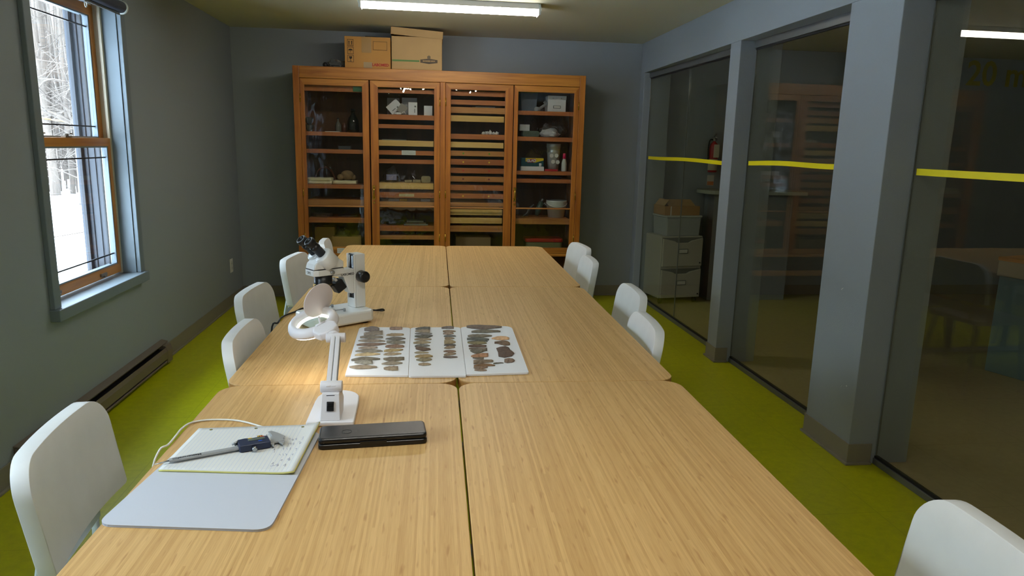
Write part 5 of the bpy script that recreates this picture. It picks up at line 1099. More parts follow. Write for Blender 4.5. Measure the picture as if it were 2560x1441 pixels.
# ------------------------------------------------------------------ boxes on the cabinet
t = thing('shipping_carton', 'tan shipping box with handling symbols and red lettering on the cabinet', 'box', (-.459, 6.27, CZ1), .0)
w, h = .188, .252
b = MB(); b.box(-w, w, 0, .30, 0, h); b.build('carton', plain('carton_tan', (186, 132, 62), 0.7, var=.05, vscale=5), t, .003)
ff = lambda x0, x1, z0, z1, y=-.0006: (x0, x1, y - .0006, y, z0, z1)
def frame_sq(b, x0, x1, z0, z1, l=.003):
    for q in ((x0, x1, z0, z0 + l), (x0, x1, z1 - l, z1), (x0, x0 + l, z0 + l, z1 - l), (x1 - l, x1, z0 + l, z1 - l)): b.box(*ff(*q))
for k, zc in enumerate((.200, .138, .074)):
    b = MB(); xc = -.140; frame_sq(b, xc - .025, xc + .025, zc - .028, zc + .028)
    if k == 0:
        for dx in (-.011, .011):
            b.box(*ff(xc + dx - .003, xc + dx + .003, zc - .014, zc + .010)); b.add([(xc + dx - .006, -.0012, zc + .006), (xc + dx + .006, -.0012, zc + .006), (xc + dx, -.0012, zc + .018)], [(0, 1, 2)])
        b.box(*ff(xc - .018, xc + .018, zc - .021, zc - .018))
    if k == 1:
        n = 12; vs = [(xc, -.0012, zc + .001)] + [(xc + .018 * math.cos(PI * i / n), -.0012, zc + .001 + .013 * math.sin(PI * i / n)) for i in range(n + 1)]
        b.add(vs, [(0, i + 1, i + 2) for i in range(n)]); b.box(*ff(xc - .0012, xc + .0012, zc - .016, zc + .001))
    if k == 2:
        b.add([(xc - .012, -.0012, zc + .018), (xc - .010, -.0012, zc + .002), (xc, -.0012, zc - .004), (xc + .010, -.0012, zc + .002), (xc + .012, -.0012, zc + .018), (xc + .004, -.0012, zc + .018), (xc - .002, -.0012, zc + .008), (xc + .001, -.0012, zc + .018)], [(0, 1, 2, 6, 7), (2, 3, 4, 5, 6)])
        b.box(*ff(xc - .0015, xc + .0015, zc - .018, zc - .004)); b.box(*ff(xc - .009, xc + .009, zc - .021, zc - .018))
    b.build('handling_symbol', m_cardd, t)
b = MB(); frame_sq(b, .045, .160, .148, .218, .0025); b.build('address_frame', m_cardd, t)
b = MB(); b.box(*ff(-.050, .030, .125, .2515)); b.build('tape_patch', plain('packing_tape', (166, 128, 78), 0.18), t)
b = MB(); b.box(*ff(-.035, .035, .001, .050)); b.build('tape_patch', plain('packing_tape_grey', (172, 146, 110), 0.2), t)
text('LABOMED', .030, m_redink, t, (.104, -.0016, .030), FACE, .0012, sx=1.0)
b = MB(); M = Matrix.Translation((.02, .12, h + .003)) @ Matrix.Rotation(.05, 4, 'Y'); b.box(-.04, .15, -.1, .1, 0, .004, M); b.build('top_flap', m_cardd, t)

t = thing('storage_carton', 'tan archive box with a tilted lid and green stripe on the cabinet', 'box', (-.052, 6.265, CZ1), -.02)
w, h = .210, .268
b = MB(); b.box(-w, w, 0, .32, 0, h); b.build('carton', m_card2, t, .003)
b = MB(); M = Matrix.Translation((0, -.006, h + .012)) @ Matrix.Rotation(.066, 4, 'Y')
b.box(-w - .006, w + .006, 0, .332, .045, .048, M); b.box(-w - .006, w + .006, 0, .003, -.012, .045, M); b.box(-w - .006, w + .006, .329, .332, -.012, .045, M)
b.box(-w - .006, -w - .003, .003, .329, -.012, .045, M); b.box(w + .003, w + .006, .003, .329, -.012, .045, M)
b.build('lid', m_card2, t, .001)
b = MB(); b.box(*ff(-w + .004, .02, .066, .080)); b.build('green_stripe', m_greenink, t)
b = MB(); P = [(.028, .062), (.10, .052), (.172, .062), (.172, .086), (.10, .096), (.028, .086)]; b.prism(P, .0003, .0012, Matrix(((1, 0, 0, 0), (0, 0, -1, 0), (0, 1, 0, 0), (0, 0, 0, 1))))
o = b.build('badge', plain('badge_brown', (84, 70, 56), 0.7), t)
text('BANKERS BOX', .0155, m_card2, o, (.10, -.0016, .075), FACE, .0006)
b = MB(); P = [(.10 + .016 * math.cos(PI / 6 + k * PI / 3), .106 + .016 * math.sin(PI / 6 + k * PI / 3)) for k in range(6)]; b.prism(P, .0013, .002, Matrix(((1, 0, 0, 0), (0, 0, -1, 0), (0, 1, 0, 0), (0, 0, 0, 1)))); b.build('badge_hexagon', plain('badge_hex', (112, 96, 74), 0.7), o)
t = thing('wrapped_goggles', 'dark goggles in a crumpled clear wrapper beside the shipping box', 'goggles', (-.745, 6.33, CZ1 + .0005))
b = MB(); b.sphere((-.07, 0, .022), .022, 14, 10); b.tube([(-.05, 0, .012), (0, -.01, .012), (.05, 0, .012)], .010, 8); b.build('goggle_body', m_black, t)
crumple((.02, 0, 0), (.075, .06, .062), 55, .25, 20, 14).build('wrapper', m_plastic, t)

# ------------------------------------------------------------------ microscope
t = thing('stereo_microscope', 'white stereo microscope with black eyepieces on a bamboo table', 'microscope', (-.248, 2.774, TT), math.atan2(-.6, -.8))
b = MB(); b.prism(rrect(-.014, .24, -.085, .085, .022, 6), .006, .052); b.build('base', m_scope, t, .009, 3)
for a_ in (.02, .21):
    for c_ in (-.062, .062):
        b = MB(); b.cyl((a_, c_, .0003), (a_, c_, .0062), .012, n=12); b.build('rubber_foot', m_blackr, t)
b = MB()
b.box(-.010, .030, -.031, .024, .0525, .262); b.box(.030, .039, -.031, -.022, .0525, .262); b.box(.030, .039, .017, .024, .0525, .262)
b.box(.030, .039, -.022, .017, .0525, .088); b.build('column', m_scope, t, .0025)
b = MB(); b.box(.0302, .033, -.021, .016, .0885, .262); b.build('rack_slot', m_black, t)
b = MB(); b.cyl((.036, -.012, .20), (.036, -.012, .258), .003, n=10); b.box(.0332, .036, .0, .010, .20, .255); b.build('rack_rail', m_steel, t)
sideM = lambda y: Matrix(((1, 0, 0, 0), (0, 0, -1, y), (0, 1, 0, 0), (0, 0, 0, 1)))
b = MB(); b.prism([(.0395, .208), (.128, .210), (.128, .186), (.086, .182), (.066, .128), (.054, .112), (.0395, .112)], -.0245, .022, sideM(0)); b.build('arm', m_scope, t, .003)
text('LABOMED', .0125, m_black, t, (.068, .0248, .189), (PI / 2, 0, PI), .00015, 'maker_lettering')
b = MB()
for s in (1, -1): b.cyl((.016, s * .0245 - (.0035 + .0035 * s) + (0 if s > 0 else 0), .178), (.016, s * .034 - (.004 if s < 0 else 0), .178), .012, n=16)
b.build('focus_shaft', m_steel, t)
for s in (1, -1):
    y0 = .030 if s > 0 else -.034
    b = MB(); b.lathe([(.018, 0), (.023, .004), (.023, .030), (.021, .036), (.012, .037)], o=(.016, y0, .178), d=(0, s, 0), n=14); b.build('focus_knob', m_black, t)
b = MB(); b.prism([(.088, -.034), (.195, -.036), (.214, -.030), (.214, .030), (.195, .036), (.088, .034)], .195, .2175); b.build('head_plate', m_scope, t, .002)
b = MB(); b.prism([(.089, -.033), (.195, -.035), (.213, -.029), (.213, .029), (.195, .035), (.089, .033)], .2175, .2188); b.build('seam', m_black, t)
b = MB(); b.prism([(.088, .219), (.213, .219), (.206, .240), (.180, .262), (.150, .272), (.118, .260), (.088, .243)], -.033, .033, sideM(0)); b.build('prism_housing', m_scope, t, .005, 3)
text('CSM2', .0125, m_grey, t, (.2146, -.004, .2065), (PI / 2, 0, PI / 2), .0, 'model_lettering')
D = Vector((.70, 0, .714))
for s in (-1, 1):
    H0 = Vector((.134, s * .029, .234))
    b = MB(); b.lathe([(.024, 0), (.0335, .006), (.0345, .052), (.032, .058), (.021, .060)], o=H0, d=D, n=28); b.build('tube_housing', m_scope, t)
    b = MB(); b.lathe([(.0165, .0605), (.0170, .092), (.0184, .0925), (.0184, .106), (.0170, .1065), (.0170, .116), (.0196, .118), (.0196, .132), (.0178, .136), (.0145, .136), (.0130, .130), (.0001, .129)], o=H0, d=D, n=26)
    b.build('eyepiece', m_black, t)
b = MB(); b.lathe([(.029, 0), (.029, .03), (.0335, .042), (.0335, .0805), (.030, .0810)], o=(.158, 0, .114), n=28); o = b.build('objective', m_black, t)
b = MB(); b.lathe([(.0337, 0), (.0337, .0015)], o=(.158, 0, .158), n=28); b.build('gold_line', m_brass, o)
b = MB(); b.lathe([(.008, 0), (.008, .006), (.006, .0075), (.0001, .008)], o=(.140, .0365, .206), d=(0, 1, 0), n=18); b.build('clamp_screw', m_steel, t)
M = Matrix.Translation((.098, .004, .146)) @ Matrix.Rotation(.55, 4, 'Y')
b = MB(); b.box(-.020, .022, -.020, .020, -.021, .021, M); o = b.build('lamp_head', m_black, t, .004)
b = MB(); b.box(-.006, .004, -.010, .010, .0215, .036, M); b.build('lamp_bracket', m_scope, t, .002)
b = MB(); b.cyl((.158, 0, .0525), (.158, 0, .0555), .044, n=32); b.build('stage_plate', plain('stage_grey', (170, 172, 170), 0.35), t)
b = MB()
for s in (-1, 1): b.tube([(.098, s * .045, .0545), (.105, s * .045, .060), (.13, s * .03, .0575), (.155, s * .016, .0575)], .0022, 6); b.cyl((.098, s * .045, .0525), (.098, s * .045, .063), .005, n=12)
b.build('stage_clip', m_steel, t)
loc_ = lambda p, z: ((Vector((p[0], p[1], 0)) - Vector((-.248, 2.774, 0))))
cr, sr = math.cos(math.atan2(-.6, -.8)), math.sin(math.atan2(-.6, -.8))
def L2(p, z):
    dx, dy = p[0] + .248, p[1] - 2.774
    return (cr * dx + sr * dy, -sr * dx + cr * dy, z - TT)
pts = [L2((-.188, 2.80), .772), L2((-.165, 2.825), .770), L2((-.165, 2.86), .756), L2((-.22, 2.90), .7495), L2((-.33, 2.90), .7495), L2((-.44, 2.82), .7495)]
pts += [L2(p, .7495) for p in MCORD[:-1]] + [L2((MCORD[-1][0], MCORD[-1][1]), .748), L2((MCORD[-1][0] - .02, MCORD[-1][1] - .005), .735), L2((MCORD[-1][0] - .03, MCORD[-1][1] - .01), .60)]
def smooth(pts, n=4):
    P = [Vector(p) for p in pts]; out = []
    for i in range(len(P) - 1):
        p0, p1, p2, p3 = P[max(0, i - 1)], P[i], P[i + 1], P[min(len(P) - 1, i + 2)]
        for k in range(n):
            s = k / n
            out.append(.5 * ((2 * p1) + (p2 - p0) * s + (2 * p0 - 5 * p1 + 4 * p2 - p3) * s * s + (3 * p1 - p0 - 3 * p2 + p3) * s ** 3))
    return out + [P[-1]]
b = MB(); b.tube(smooth(pts), .0034, 8); b.build('power_cord', m_blackr, t)

# ------------------------------------------------------------------ magnifier lamp
LO = Vector((-.228, 1.790, TT))
t = thing('magnifier_lamp', 'white ring magnifier lamp with its round lens cover flipped up', 'lamp', LO)
P = [(-.058, -.120), (.058, -.120)] + [(.057, .03)] + [(.056 * math.cos(a), .05 + .062 * math.sin(a)) for a in [PI * k / 14 for k in range(1, 14)]] + [(-.057, .03)]
b = MB(); b.prism(P, .0005, .013); b.build('base_plate', m_lampw, t, .004, 3)
b = MB(); prof = [(-.114, .0132), (-.092, .076), (-.05, .076), (-.026, .045), (-.045, .0132)]
vs = []
for s in (-1, 1): vs += [(s * (.0245 - .0035 * (z > .05)), y, z) for y, z in prof]
n = 5; b.add(vs, [tuple(range(n)), tuple(range(2 * n - 1, n - 1, -1))] + [(k, n + k, n + (k + 1) % n, (k + 1) % n) for k in range(n)]); b.build('stem', m_lampw, t, .0015)
fn = Vector((0, -.0628, .024)).normalized()      # out of the sloping front face
M = Matrix.Translation(Vector((0, -.103, .0465)) + fn * .0004) @ Matrix(((1, 0, 0, 0), (0, .357, -.934, 0), (0, .934, .357, 0), (0, 0, 0, 1)))
b = MB(); b.box(-.0085, .0085, -.0115, .0115, -.002, .0022, M); b.box(-.0065, .0065, .0, .009, .0022, .0036, M); b.build('rocker_switch', m_black, t, .0006)
PV = Vector((0, -.070, .086)); EL = Vector((-.011, .130, .157))
b = MB(); b.cyl(PV + Vector((-.0265, 0, 0)), PV + Vector((.0265, 0, 0)), .0150, n=24); b.build('base_pivot', m_lampw, t, .002)
b = MB(); b.box(-.010, .010, PV.y - .024, PV.y - .0162, PV.z - .022, PV.z - .014); b.build('pivot_spring', m_black, t)
d = (EL - PV).normalized(); side = Vector((1, 0, 0)); side = (side - d * side.dot(d)).normalized(); up = side.cross(d)
M = Matrix(((side.x, d.x, up.x, PV.x), (side.y, d.y, up.y, PV.y), (side.z, d.z, up.z, PV.z), (0, 0, 0, 1)))
ln = (EL - PV).length
b = MB()
for s in (-1, 1):
    lo, hi = sorted((s * .0006, s * .0125)); b.box(lo, hi, -.012, ln + .006, -.010, .012, M)
b.build('arm', m_lampw, t, .002)
b = MB(); b.box(-.0128, .0128, .012, ln - .012, -.011, .0105, M); b.build('arm_core', m_grey, t)
b = MB(); b.cyl(EL + Vector((-.026, 0, 0)), EL + Vector((.026, 0, 0)), .0135, n=22); b.build('elbow_knob', m_lampw, t, .002)
RC = Vector((-.090, .250, .172)); RN_ = Vector((-.24, -.30, 1)).normalized()
hd = (EL - RC); hd = (hd - RN_ * hd.dot(RN_)).normalized()
b = MB(); b.lathe([(.0485, -.004), (.050, .008), (.055, .0135), (.063, .0130), (.070, .006), (.0735, -.004), (.0735, -.012), (.070, -.0125), (.052, -.0125), (.0485, -.004)], o=RC, d=RN_, n=44, cap=False); ring = b.build('ring_head', m_lampw, t)
b = MB(); b.lathe([(.0705, -.0122), (.0690, -.0165), (.053, -.0165), (.0510, -.0127)], o=RC, d=RN_, n=44, cap=False); b.build('led_ring', m_ring, ring)
b = MB(); b.lathe([(.0512, -.0126), (.0482, -.0045)], o=RC, d=RN_, n=44, cap=False); b.build('inner_diffuser', emitter('ring_inner', (255, 250, 240), 3.0), ring)
b = MB(); b.lathe([(.0001, -.003), (.03, -.0045), (.0475, -.0075), (.0475, -.0085), (.03, -.0115), (.0001, -.013)], o=RC, d=RN_, n=36); b.build('lens', m_lens, ring)
sd = RN_.cross(hd)
M = Matrix(((hd.x, sd.x, RN_.x, RC.x), (hd.y, sd.y, RN_.y, RC.y), (hd.z, sd.z, RN_.z, RC.z), (0, 0, 0, 1)))
b = MB(); b.prism([(.060, -.026), (.078, -.036), (.108, -.030), (.116, -.012), (.116, .012), (.108, .030), (.078, .036), (.060, .026)], -.010, .016, M); b.build('head_block', m_lampw, ring, .006, 3)
b = MB(); q0 = RC + hd * .108 - RN_ * .006; b.tube([q0, q0 * .45 + EL * .55 + Vector((0, 0, .003)), EL + Vector((0, 0, .004))], [.014, .015, .013], 12); b.build('yoke', m_lampw, t)
DC = Vector((-.075, .268, .232)); DN = Vector((.72, -.62, -.26)).normalized()
b = MB(); b.lathe([(.0001, -.0015), (.052, -.0015), (.0535, 0), (.052, .0015), (.0001, .0015)], o=DC, d=DN, n=48); b.build('lens_cover', plain('cover_plastic', (214, 206, 208), 0.5), ring)
b = MB(); hp = RC + hd * .056 + RN_ * .014
b.tube([hp - sd * .014, hp + sd * .014], .0035, 8); b.tube([hp, (hp + DC - Vector((0, 0, .05))) * .5, DC - Vector((.0, 0, .050))], .003, 6); b.build('cover_hinge', m_lampw, ring)
cp = [Vector((p[0] - LO.x, p[1] - LO.y, .0030)) for p in CORDP]
head = [Vector((x - LO.x, y - LO.y, .0027)) for x, y in ((-.268, 1.6715), (-.285, 1.662), (-.305, 1.6565), (-.340, 1.6560), (-.368, 1.6605))]
tail = [cp[-1] + Vector((-.012, -.02, -.004)), cp[-1] + Vector((-.02, -.05, -.05)), cp[-1] + Vector((-.02, -.06, -.2))]
b = MB(); b.tube(smooth(head + cp[2:] + tail), .0024, 8); b.build('power_cord', plain('cord_white', (222, 222, 216), 0.5), t)

# ------------------------------------------------------------------ boards, notepad, caliper, case
def poly_round(P, rs, n=6):
    out = []; m = len(P)
    for i in range(m):
        p = Vector((*P[i], 0)); a = (Vector((*P[i - 1], 0)) - p).normalized(); c = (Vector((*P[(i + 1) % m], 0)) - p).normalized(); r = rs[i]
        if r < 1e-5: out.append((p.x, p.y)); continue
        s, e = p + a * r, p + c * r
        for k in range(n + 1):
            u = k / n; q = s * (1 - u) ** 2 + p * (2 * u * (1 - u)) + e * u * u; out.append((q.x, q.y))
    return out
t = thing('coroplast_board', 'plain white corrugated plastic board lying under the notepad', 'board', (0, 0, TT))
Q = poly_round([(-.582, 1.235), (-.273, 1.190), (-.243, 1.630), (-.527, 1.663)], [.030, .030, .03, .035])
b = MB(); b.prism(Q, .0043, .0050); b.prism(Q, .0005, .0012); b.build('skin', m_board, t)
b = MB(); b.prism([(x * .9985 - .0006, y * .9993 + .001) for x, y in Q], .0012, .0043); b.build('core', plain('board_core', (168, 174, 186), 0.5), t)

pz = TT + .0053
A_, B_, C_, D_ = Vector((-.530, 1.658, 0)), Vector((-.254, 1.664, 0)), Vector((-.266, 1.403, 0)), Vector((-.546, 1.440, 0))
t = thing('notepad', 'white lined paper pad with yellowish edges and faint blue handwriting', 'notepad', (0, 0, pz))
def pad_pt(u, v, z):
    p = (A_ * (1 - u) + B_ * u) * (1 - v) + (D_ * (1 - u) + C_ * u) * v
    c = max(0, (u - .86) / .14); c2 = max(0, (v - .93) / .07)
    lift = .0075 * c * c * (1 - .35 * v) + .0012 * c2 * (.4 + math.sin(u * 9) * .3)
    return (p.x + .004 * c * (1 - v), p.y, z + lift)
def pad_sheet(za, zb, nm, mat, u1=1.0):
    b = MB(); nu, nv = 26, 14; vs = []; fs = []
    for zz in (za, zb):
        for j in range(nv + 1):
            for i in range(nu + 1): vs.append(pad_pt(u1 * i / nu, j / nv, zz))
    W = nu + 1; o = W * (nv + 1)
    for j in range(nv):
        for i in range(nu):
            q = (j * W + i, j * W + i + 1, (j + 1) * W + i + 1, (j + 1) * W + i); fs.append(q); fs.append(tuple(o + k for k in q[::-1]))
    for i in range(nu):
        fs.append((i, o + i, o + i + 1, i + 1)); k = nv * W + i; fs.append((k, k + 1, o + k + 1, o + k))
    for j in range(nv):
        k = j * W; fs.append((k, k + W, o + k + W, o + k)); k = j * W + nu; fs.append((k, o + k, o + k + W, k + W))
    b.add(vs, fs, True)
    return b.build(nm, mat, t)
pad_sheet(.0002, .0040, 'yellow_sheets', m_yellow)
top = pad_sheet(.0041, .0048, 'top_sheet', m_paper, .996)
b = MB()
for k in range(31):
    u = .035 + .93 * k / 30; w = .0014
    vs = []
    for j in range(15):
        v = .012 + .976 * j / 14; vs += [pad_pt(u - w, v, .00492), pad_pt(u + w, v, .00492)]
    b.add(vs, [(2 * j, 2 * j + 1, 2 * j + 3, 2 * j + 2) for j in range(14)], True)
b.build('ruled_lines', m_rule, top)
b = MB()
for u in (.115, .485, .875):
    p = pad_pt(u, .055, .0050); b.cyl((p[0], p[1], p[2] - .0001), (p[0], p[1], p[2] + .0001), .0038, n=16)
b.build('punch_hole', plain('hole_olive', (110, 104, 48), 0.8), top)
b = MB()
for s in HANDW:
    q = []
    for x, y in s:
        u = (x - D_.x) / (C_.x - D_.x); q.append((x, y, .0051 + .0075 * max(0, (u - .86) / .14) ** 2))
    if len(q) > 1: b.tube(q, .00036, 4)
b.build('handwriting', m_ink, top)

m_cal = plain('caliper_steel', (168, 168, 168), .42, .35)
CL = Vector((-.5335, 1.4685, 0)); cang = math.atan2(.0925, .2145)
t = thing('digital_caliper', 'steel digital caliper with a dark blue display body on the notepad', 'caliper', (CL.x, CL.y, pz + .0053), cang)
b = MB(); b.box(0, .236, -.0075, .0075, .004, .0078)
b.prism([(.212, .0076), (.238, .0076), (.243, .018), (.232, .045), (.222, .062), (.214, .061), (.217, .04)], .0042, .0072)
b.prism([(.222, -.0076), (.238, -.0076), (.228, -.028)], .0042, .0072); b.build('beam', m_cal, t, .0006)
b = MB(); b.prism([(.203, -.0078), (.214, -.0078), (.208, -.030)], .0040, .0070); b.prism([(.1995, .0078), (.2075, .0078), (.2085, .046), (.2065, .046)], .0042, .0072); b.build('sliding_jaw', m_cal, t, .0004)
b = MB(); b.tube([(-.028, .001, .0022), (.0, .001, .0052)], [.0008, .0022], 6); b.build('depth_rod', m_steel, t)
b = MB(); b.box(.006, .016, -.004, .004, .0079, .0083); b.build('end_plate', m_grey, t)
b = MB(); b.prism(poly_round([(.138, -.017), (.204, -.020), (.204, .019), (.166, .019), (.158, .024), (.138, .022)], [.004, .004, .005, .003, .004, .006]), .0006, .0160); body = b.build('display_body', m_navy, t, .0018, 3)
b = MB(); b.box(.160, .196, .0005, .0135, .0161, .0167); b.build('screen_frame', m_alum, body)
b = MB(); b.box(.1615, .1945, .002, .012, .0168, .0171); b.build('screen', plain('lcd_grey', (96, 104, 92), 0.25), body)
for (x, y, c) in ((.166, .0165, (220, 180, 40)), (.192, .0165, (200, 70, 40)), (.184, -.006, (40, 90, 190))):
    b = MB(); b.box(x - .004, x + .004, y - .0018, y + .0018, .0161, .0168); b.build('button', plain('button_%d' % int(x * 1000), c, .4), body)
b = MB(); b.lathe([(.005, 0), (.0055, .002), (.0055, .007), (.004, .009)], o=(.168, -.0205, .007), d=(0, -1, 0), n=16); b.build('thumb_roller', m_steel, t)
b = MB(); b.lathe([(.0035, 0), (.0035, .004), (.0075, .0045), (.0075, .0075), (.0068, .008)], o=(.136, .012, .0075), d=(-.4, .3, .9), n=18); b.build('lock_screw', m_steel, t)
b = MB(); b.tube([(.190, .0195, .008), (.1905, .033, .009)], [.003, .003], 8); b.lathe([(.006, 0), (.006, .0025)], o=(.191, .036, .0085), d=(0, .3, 1), n=16); b.build('lock_knob', m_brass, t)
text('Mastercraft', .0108, m_black, t, (.038, -.0002, .00795), (0, 0, PI), .0003, 'maker_lettering', .00005)
b = MB()
for k in range(20): b.box(.062 + .0036 * k, .0623 + .0036 * k, -.0070, -.0040 if k % 5 else -.002, .0079, .0080)
b.build('scale_marks', m_grey, t)

t = thing('instrument_case', 'closed black plastic instrument case lying beside the notepad', 'case', (-.118, 1.5835, TT), .085)
b = MB(); b.prism(rrect(-.123, .123, -.0415, .0415, .012, 5), .0005, .0125); b.build('case_base', m_black, t, .003, 3)
m_case = plain('case_black', (17, 18, 22), 0.26, bump=.12, bscale=600)
b = MB(); b.prism(rrect(-.1225, .1225, -.041, .041, .012, 5), .0132, .0265); lid = b.build('lid', m_case, t, .005, 3)
b = MB(); b.box(-.03, .03, -.0432, -.0411, .009, .0165); b.build('clasp', m_black, t, .0008)
b = MB(); b.tube([(-.060 + .011 * math.cos(a), -.004 + .011 * math.sin(a), .0264) for a in [2 * PI * k / 20 for k in range(20)]], .0007, 5, True); b.build('embossed_ring', m_case, lid)

t = thing('folding_board', 'white three-panel board laid open and covered with stone points', 'board', (0, 0, TT))
for P4, rs in (([(-.232, 2.050), (-.0460, 2.036), (-.0497, 2.600), (-.238, 2.614)], [.004, .004, .022, .030]),
               ([(-.0450, 2.030), (.1260, 2.024), (.1375, 2.600), (-.0485, 2.600)], [.010, .004, .022, .022]),
               ([(.1270, 2.036), (.3190, 2.044), (.334, 2.612), (.1387, 2.602)], [.004, .008, .045, .022])):
    b = MB(); b.prism(poly_round(P4, rs), .0005, .0068); b.build('panel', m_board2, t, .0008)

# ------------------------------------------------------------------ stone points
ORD = ['first', 'second', 'third', 'fourth', 'fifth', 'sixth', 'seventh', 'eighth', 'ninth', 'tenth', 'eleventh', 'twelfth', 'thirteenth', 'fourteenth', 'fifteenth', 'sixteenth']
COLS = [(11, 'outer column, panel beside the microscope'), (10, 'inner column, panel beside the microscope'), (12, 'column of twelve, middle panel'), (11, 'column of eleven, middle panel'), (16, 'long column, panel with the dark slab'), (4, 'short column, panel with the dark slab')]
def tone(c):
    l = sum(c) / 3; w = c[0] - c[2]
    if c[0] - c[1] > 30: return 'reddish tan' if l > 105 else 'reddish brown'
    if l < 92: return 'dark brown' if w > 22 else 'dark grey'
    if l < 108: return 'brown' if w > 24 else 'grey'
    if l < 122: return 'grey-brown' if w > 20 else 'light grey'
    return 'pale tan' if w > 38 else 'pale brown'
def stone(c, P, col, label, seed):
    rr = random.Random(seed); n = len(P)
    A = sum(P[i][0] * P[(i + 1) % n][1] - P[(i + 1) % n][0] * P[i][1] for i in range(n))
    if A < 0: P = P[::-1]
    wd = max(p[1] for p in P) - min(p[1] for p in P)
    h = min(.0065, .0028 + wd * .10)
    vs = [(x * .97, y * .97, .0003) for x, y in P] + [(x, y, h * .38) for x, y in P] + [(x * .80, y * .62, h * (.80 + rr.uniform(-.12, .12))) for x, y in P] + [(x * .5, y * .22, h * (.98 + rr.uniform(-.1, .1))) for x, y in P]
    fs = [tuple(range(n - 1, -1, -1))]
    for k in range(3): fs += [(k * n + i, k * n + (i + 1) % n, (k + 1) * n + (i + 1) % n, (k + 1) * n + i) for i in range(n)]
    fs.append(tuple(range(3 * n, 4 * n)))
    b = MB(); b.add(vs, fs, False)
    o = b.build('stone_point', plain('stone_%d' % seed, tuple(min(255, k * 1.10) for k in col), 0.75, var=.28, vscale=70, bump=.5, bscale=160), None, loc=(c[0], c[1], TT + .0068))
    return tag(o, label, 'stone point', 'stone points on the folding board')
k = 0
for n_, nm in COLS:
    for i in range(n_):
        c, P, col = ARTIFACTS[k]
        xs = [p[0] for p in P]; ys = [p[1] for p in P]; L_ = max(xs) - min(xs)
        sh = 'chunky stone slab' if (max(ys) - min(ys)) > .6 * L_ else ('slim stone point' if L_ > 4.2 * (max(ys) - min(ys)) else 'stone point')
        lab = '%s %s, %s down the %s' % (tone(col), sh, ORD[i], nm)
        stone(c, [tuple(p) for p in P], col, lab, k); k += 1

# ------------------------------------------------------------------ on the left wall
t = thing('wall_outlet', 'white electrical outlet plate low on the window wall', 'outlet', (LW(0), 0, 0), WROT)
b = MB(); b.box(.0003, .006, 6.285, 6.362, .292, .410); b.build('cover_plate', m_white, t, .002)
b = MB(); b.box(.0062, .008, 6.307, 6.340, .312, .390); b.build('receptacle', m_frost, t, .001)
b = MB()
for zz in (.330, .370): b.box(.0081, .0086, 6.314, 6.317, zz - .006, zz + .006); b.box(.0081, .0086, 6.330, 6.333, zz - .006, zz + .006)
b.build('slot', m_black, t)
t = thing('baseboard_heater', 'long brown baseboard heater along the window wall', 'heater', (LW(0), 0, 0), WROT)
y0, y1 = 2.985, 4.645
pr = lambda P, ya, yb, b: b.prism(P, ya, yb, Matrix(((1, 0, 0, 0), (0, 0, 1, 0), (0, 1, 0, 0), (0, 0, 0, 1))))
b = MB(); pr([(.0005, .03), (.004, .03), (.004, .148), (.042, .140), (.0425, .144), (.004, .1545), (.0005, .1545)], y0, y1, b); b.build('back_panel', m_bronze, t)
b = MB(); pr([(.060, .050), (.064, .050), (.066, .100), (.058, .122), (.054, .121), (.062, .099)], y0 + .06, y1 - .06, b); b.build('front_cover', m_bronze, t)
b = MB(); pr([(.004, .020), (.056, .020), (.060, .030), (.056, .034), (.004, .030)], y0, y1, b); b.build('bottom_rail', m_bronze, t)
b = MB(); b.box(.008, .050, y0 + .07, y1 - .07, .060, .110); b.build('heating_fins', m_black, t)
for a, c in ((y0, y0 + .085), (y1 - .085, y1)):
    b = MB(); pr([(.0045, .018), (.064, .018), (.068, .100), (.056, .130), (.0045, .1435)], a, c, b); b.build('end_cap', m_bronze, t, .003)

# ------------------------------------------------------------------ corridor behind the glass
m_cart = plain('cart_plastic', (186, 182, 170), 0.5)
t = thing('drawer_cart', 'beige two-drawer plastic cart on casters behind the far glass panel', 'cart', (2.392, 6.286, 0), .17)
b = MB(); b.box(-.215, .215, .012, .33, .055, .640); b.build('cart_body', m_cart, t, .008)
for z0, z1 in ((.062, .335), (.360, .628)):
    b = MB(); b.prism([(-.205, z0), (.205, z0), (.205, z1 - .006), (.09, z1 - .030), (.06, z1 - .048), (-.06, z1 - .048), (-.09, z1 - .030), (-.205, z1 - .006)], -.011, .012, sideM(.0)); d_ = b.build('drawer', m_cart, t, .004)
    b = MB(); b.box(-.205, .205, .0115, .0119, z1 - .055, z1); b.build('pull_recess', plain('recess_%d' % int(z0 * 1000), (110, 110, 104), .5), d_)
    b = MB(); b.box(-.048, .052, -.0165, -.0125, z0 + .120, z0 + .165); h_ = b.build('label_holder', m_grey, d_, .001)
    b = MB(); b.box(-.040, .044, -.0175, -.0166, z0 + .127, z0 + .158); b.build('label_card', m_paper, h_)
    b = MB(); b.cyl((.185, -.016, z0 + .03), (.185, -.0121, z0 + .03), .007, n=12); b.build('drawer_lock', m_black, d_)
for x in (-.18, .18):
    for y in (.04, .30):
        b = MB(); b.cyl((x - .012, y, .0255), (x + .012, y, .0255), .025, n=16); b.box(x - .015, x + .015, y - .012, y + .012, .040, .0548); b.build('caster', m_black, t)
t = thing('plastic_bin', 'grey translucent plastic bin standing on the drawer cart', 'bin', (2.40, 6.295, .6405), .17)
b = MB(); vs = []
for zz, f in ((0, .95), (.172, 1.0)): vs += [(sx * .178 * f, (.145 + sy * .135 * f), zz) for sx, sy in ((-1, -1), (1, -1), (1, 1), (-1, 1))]
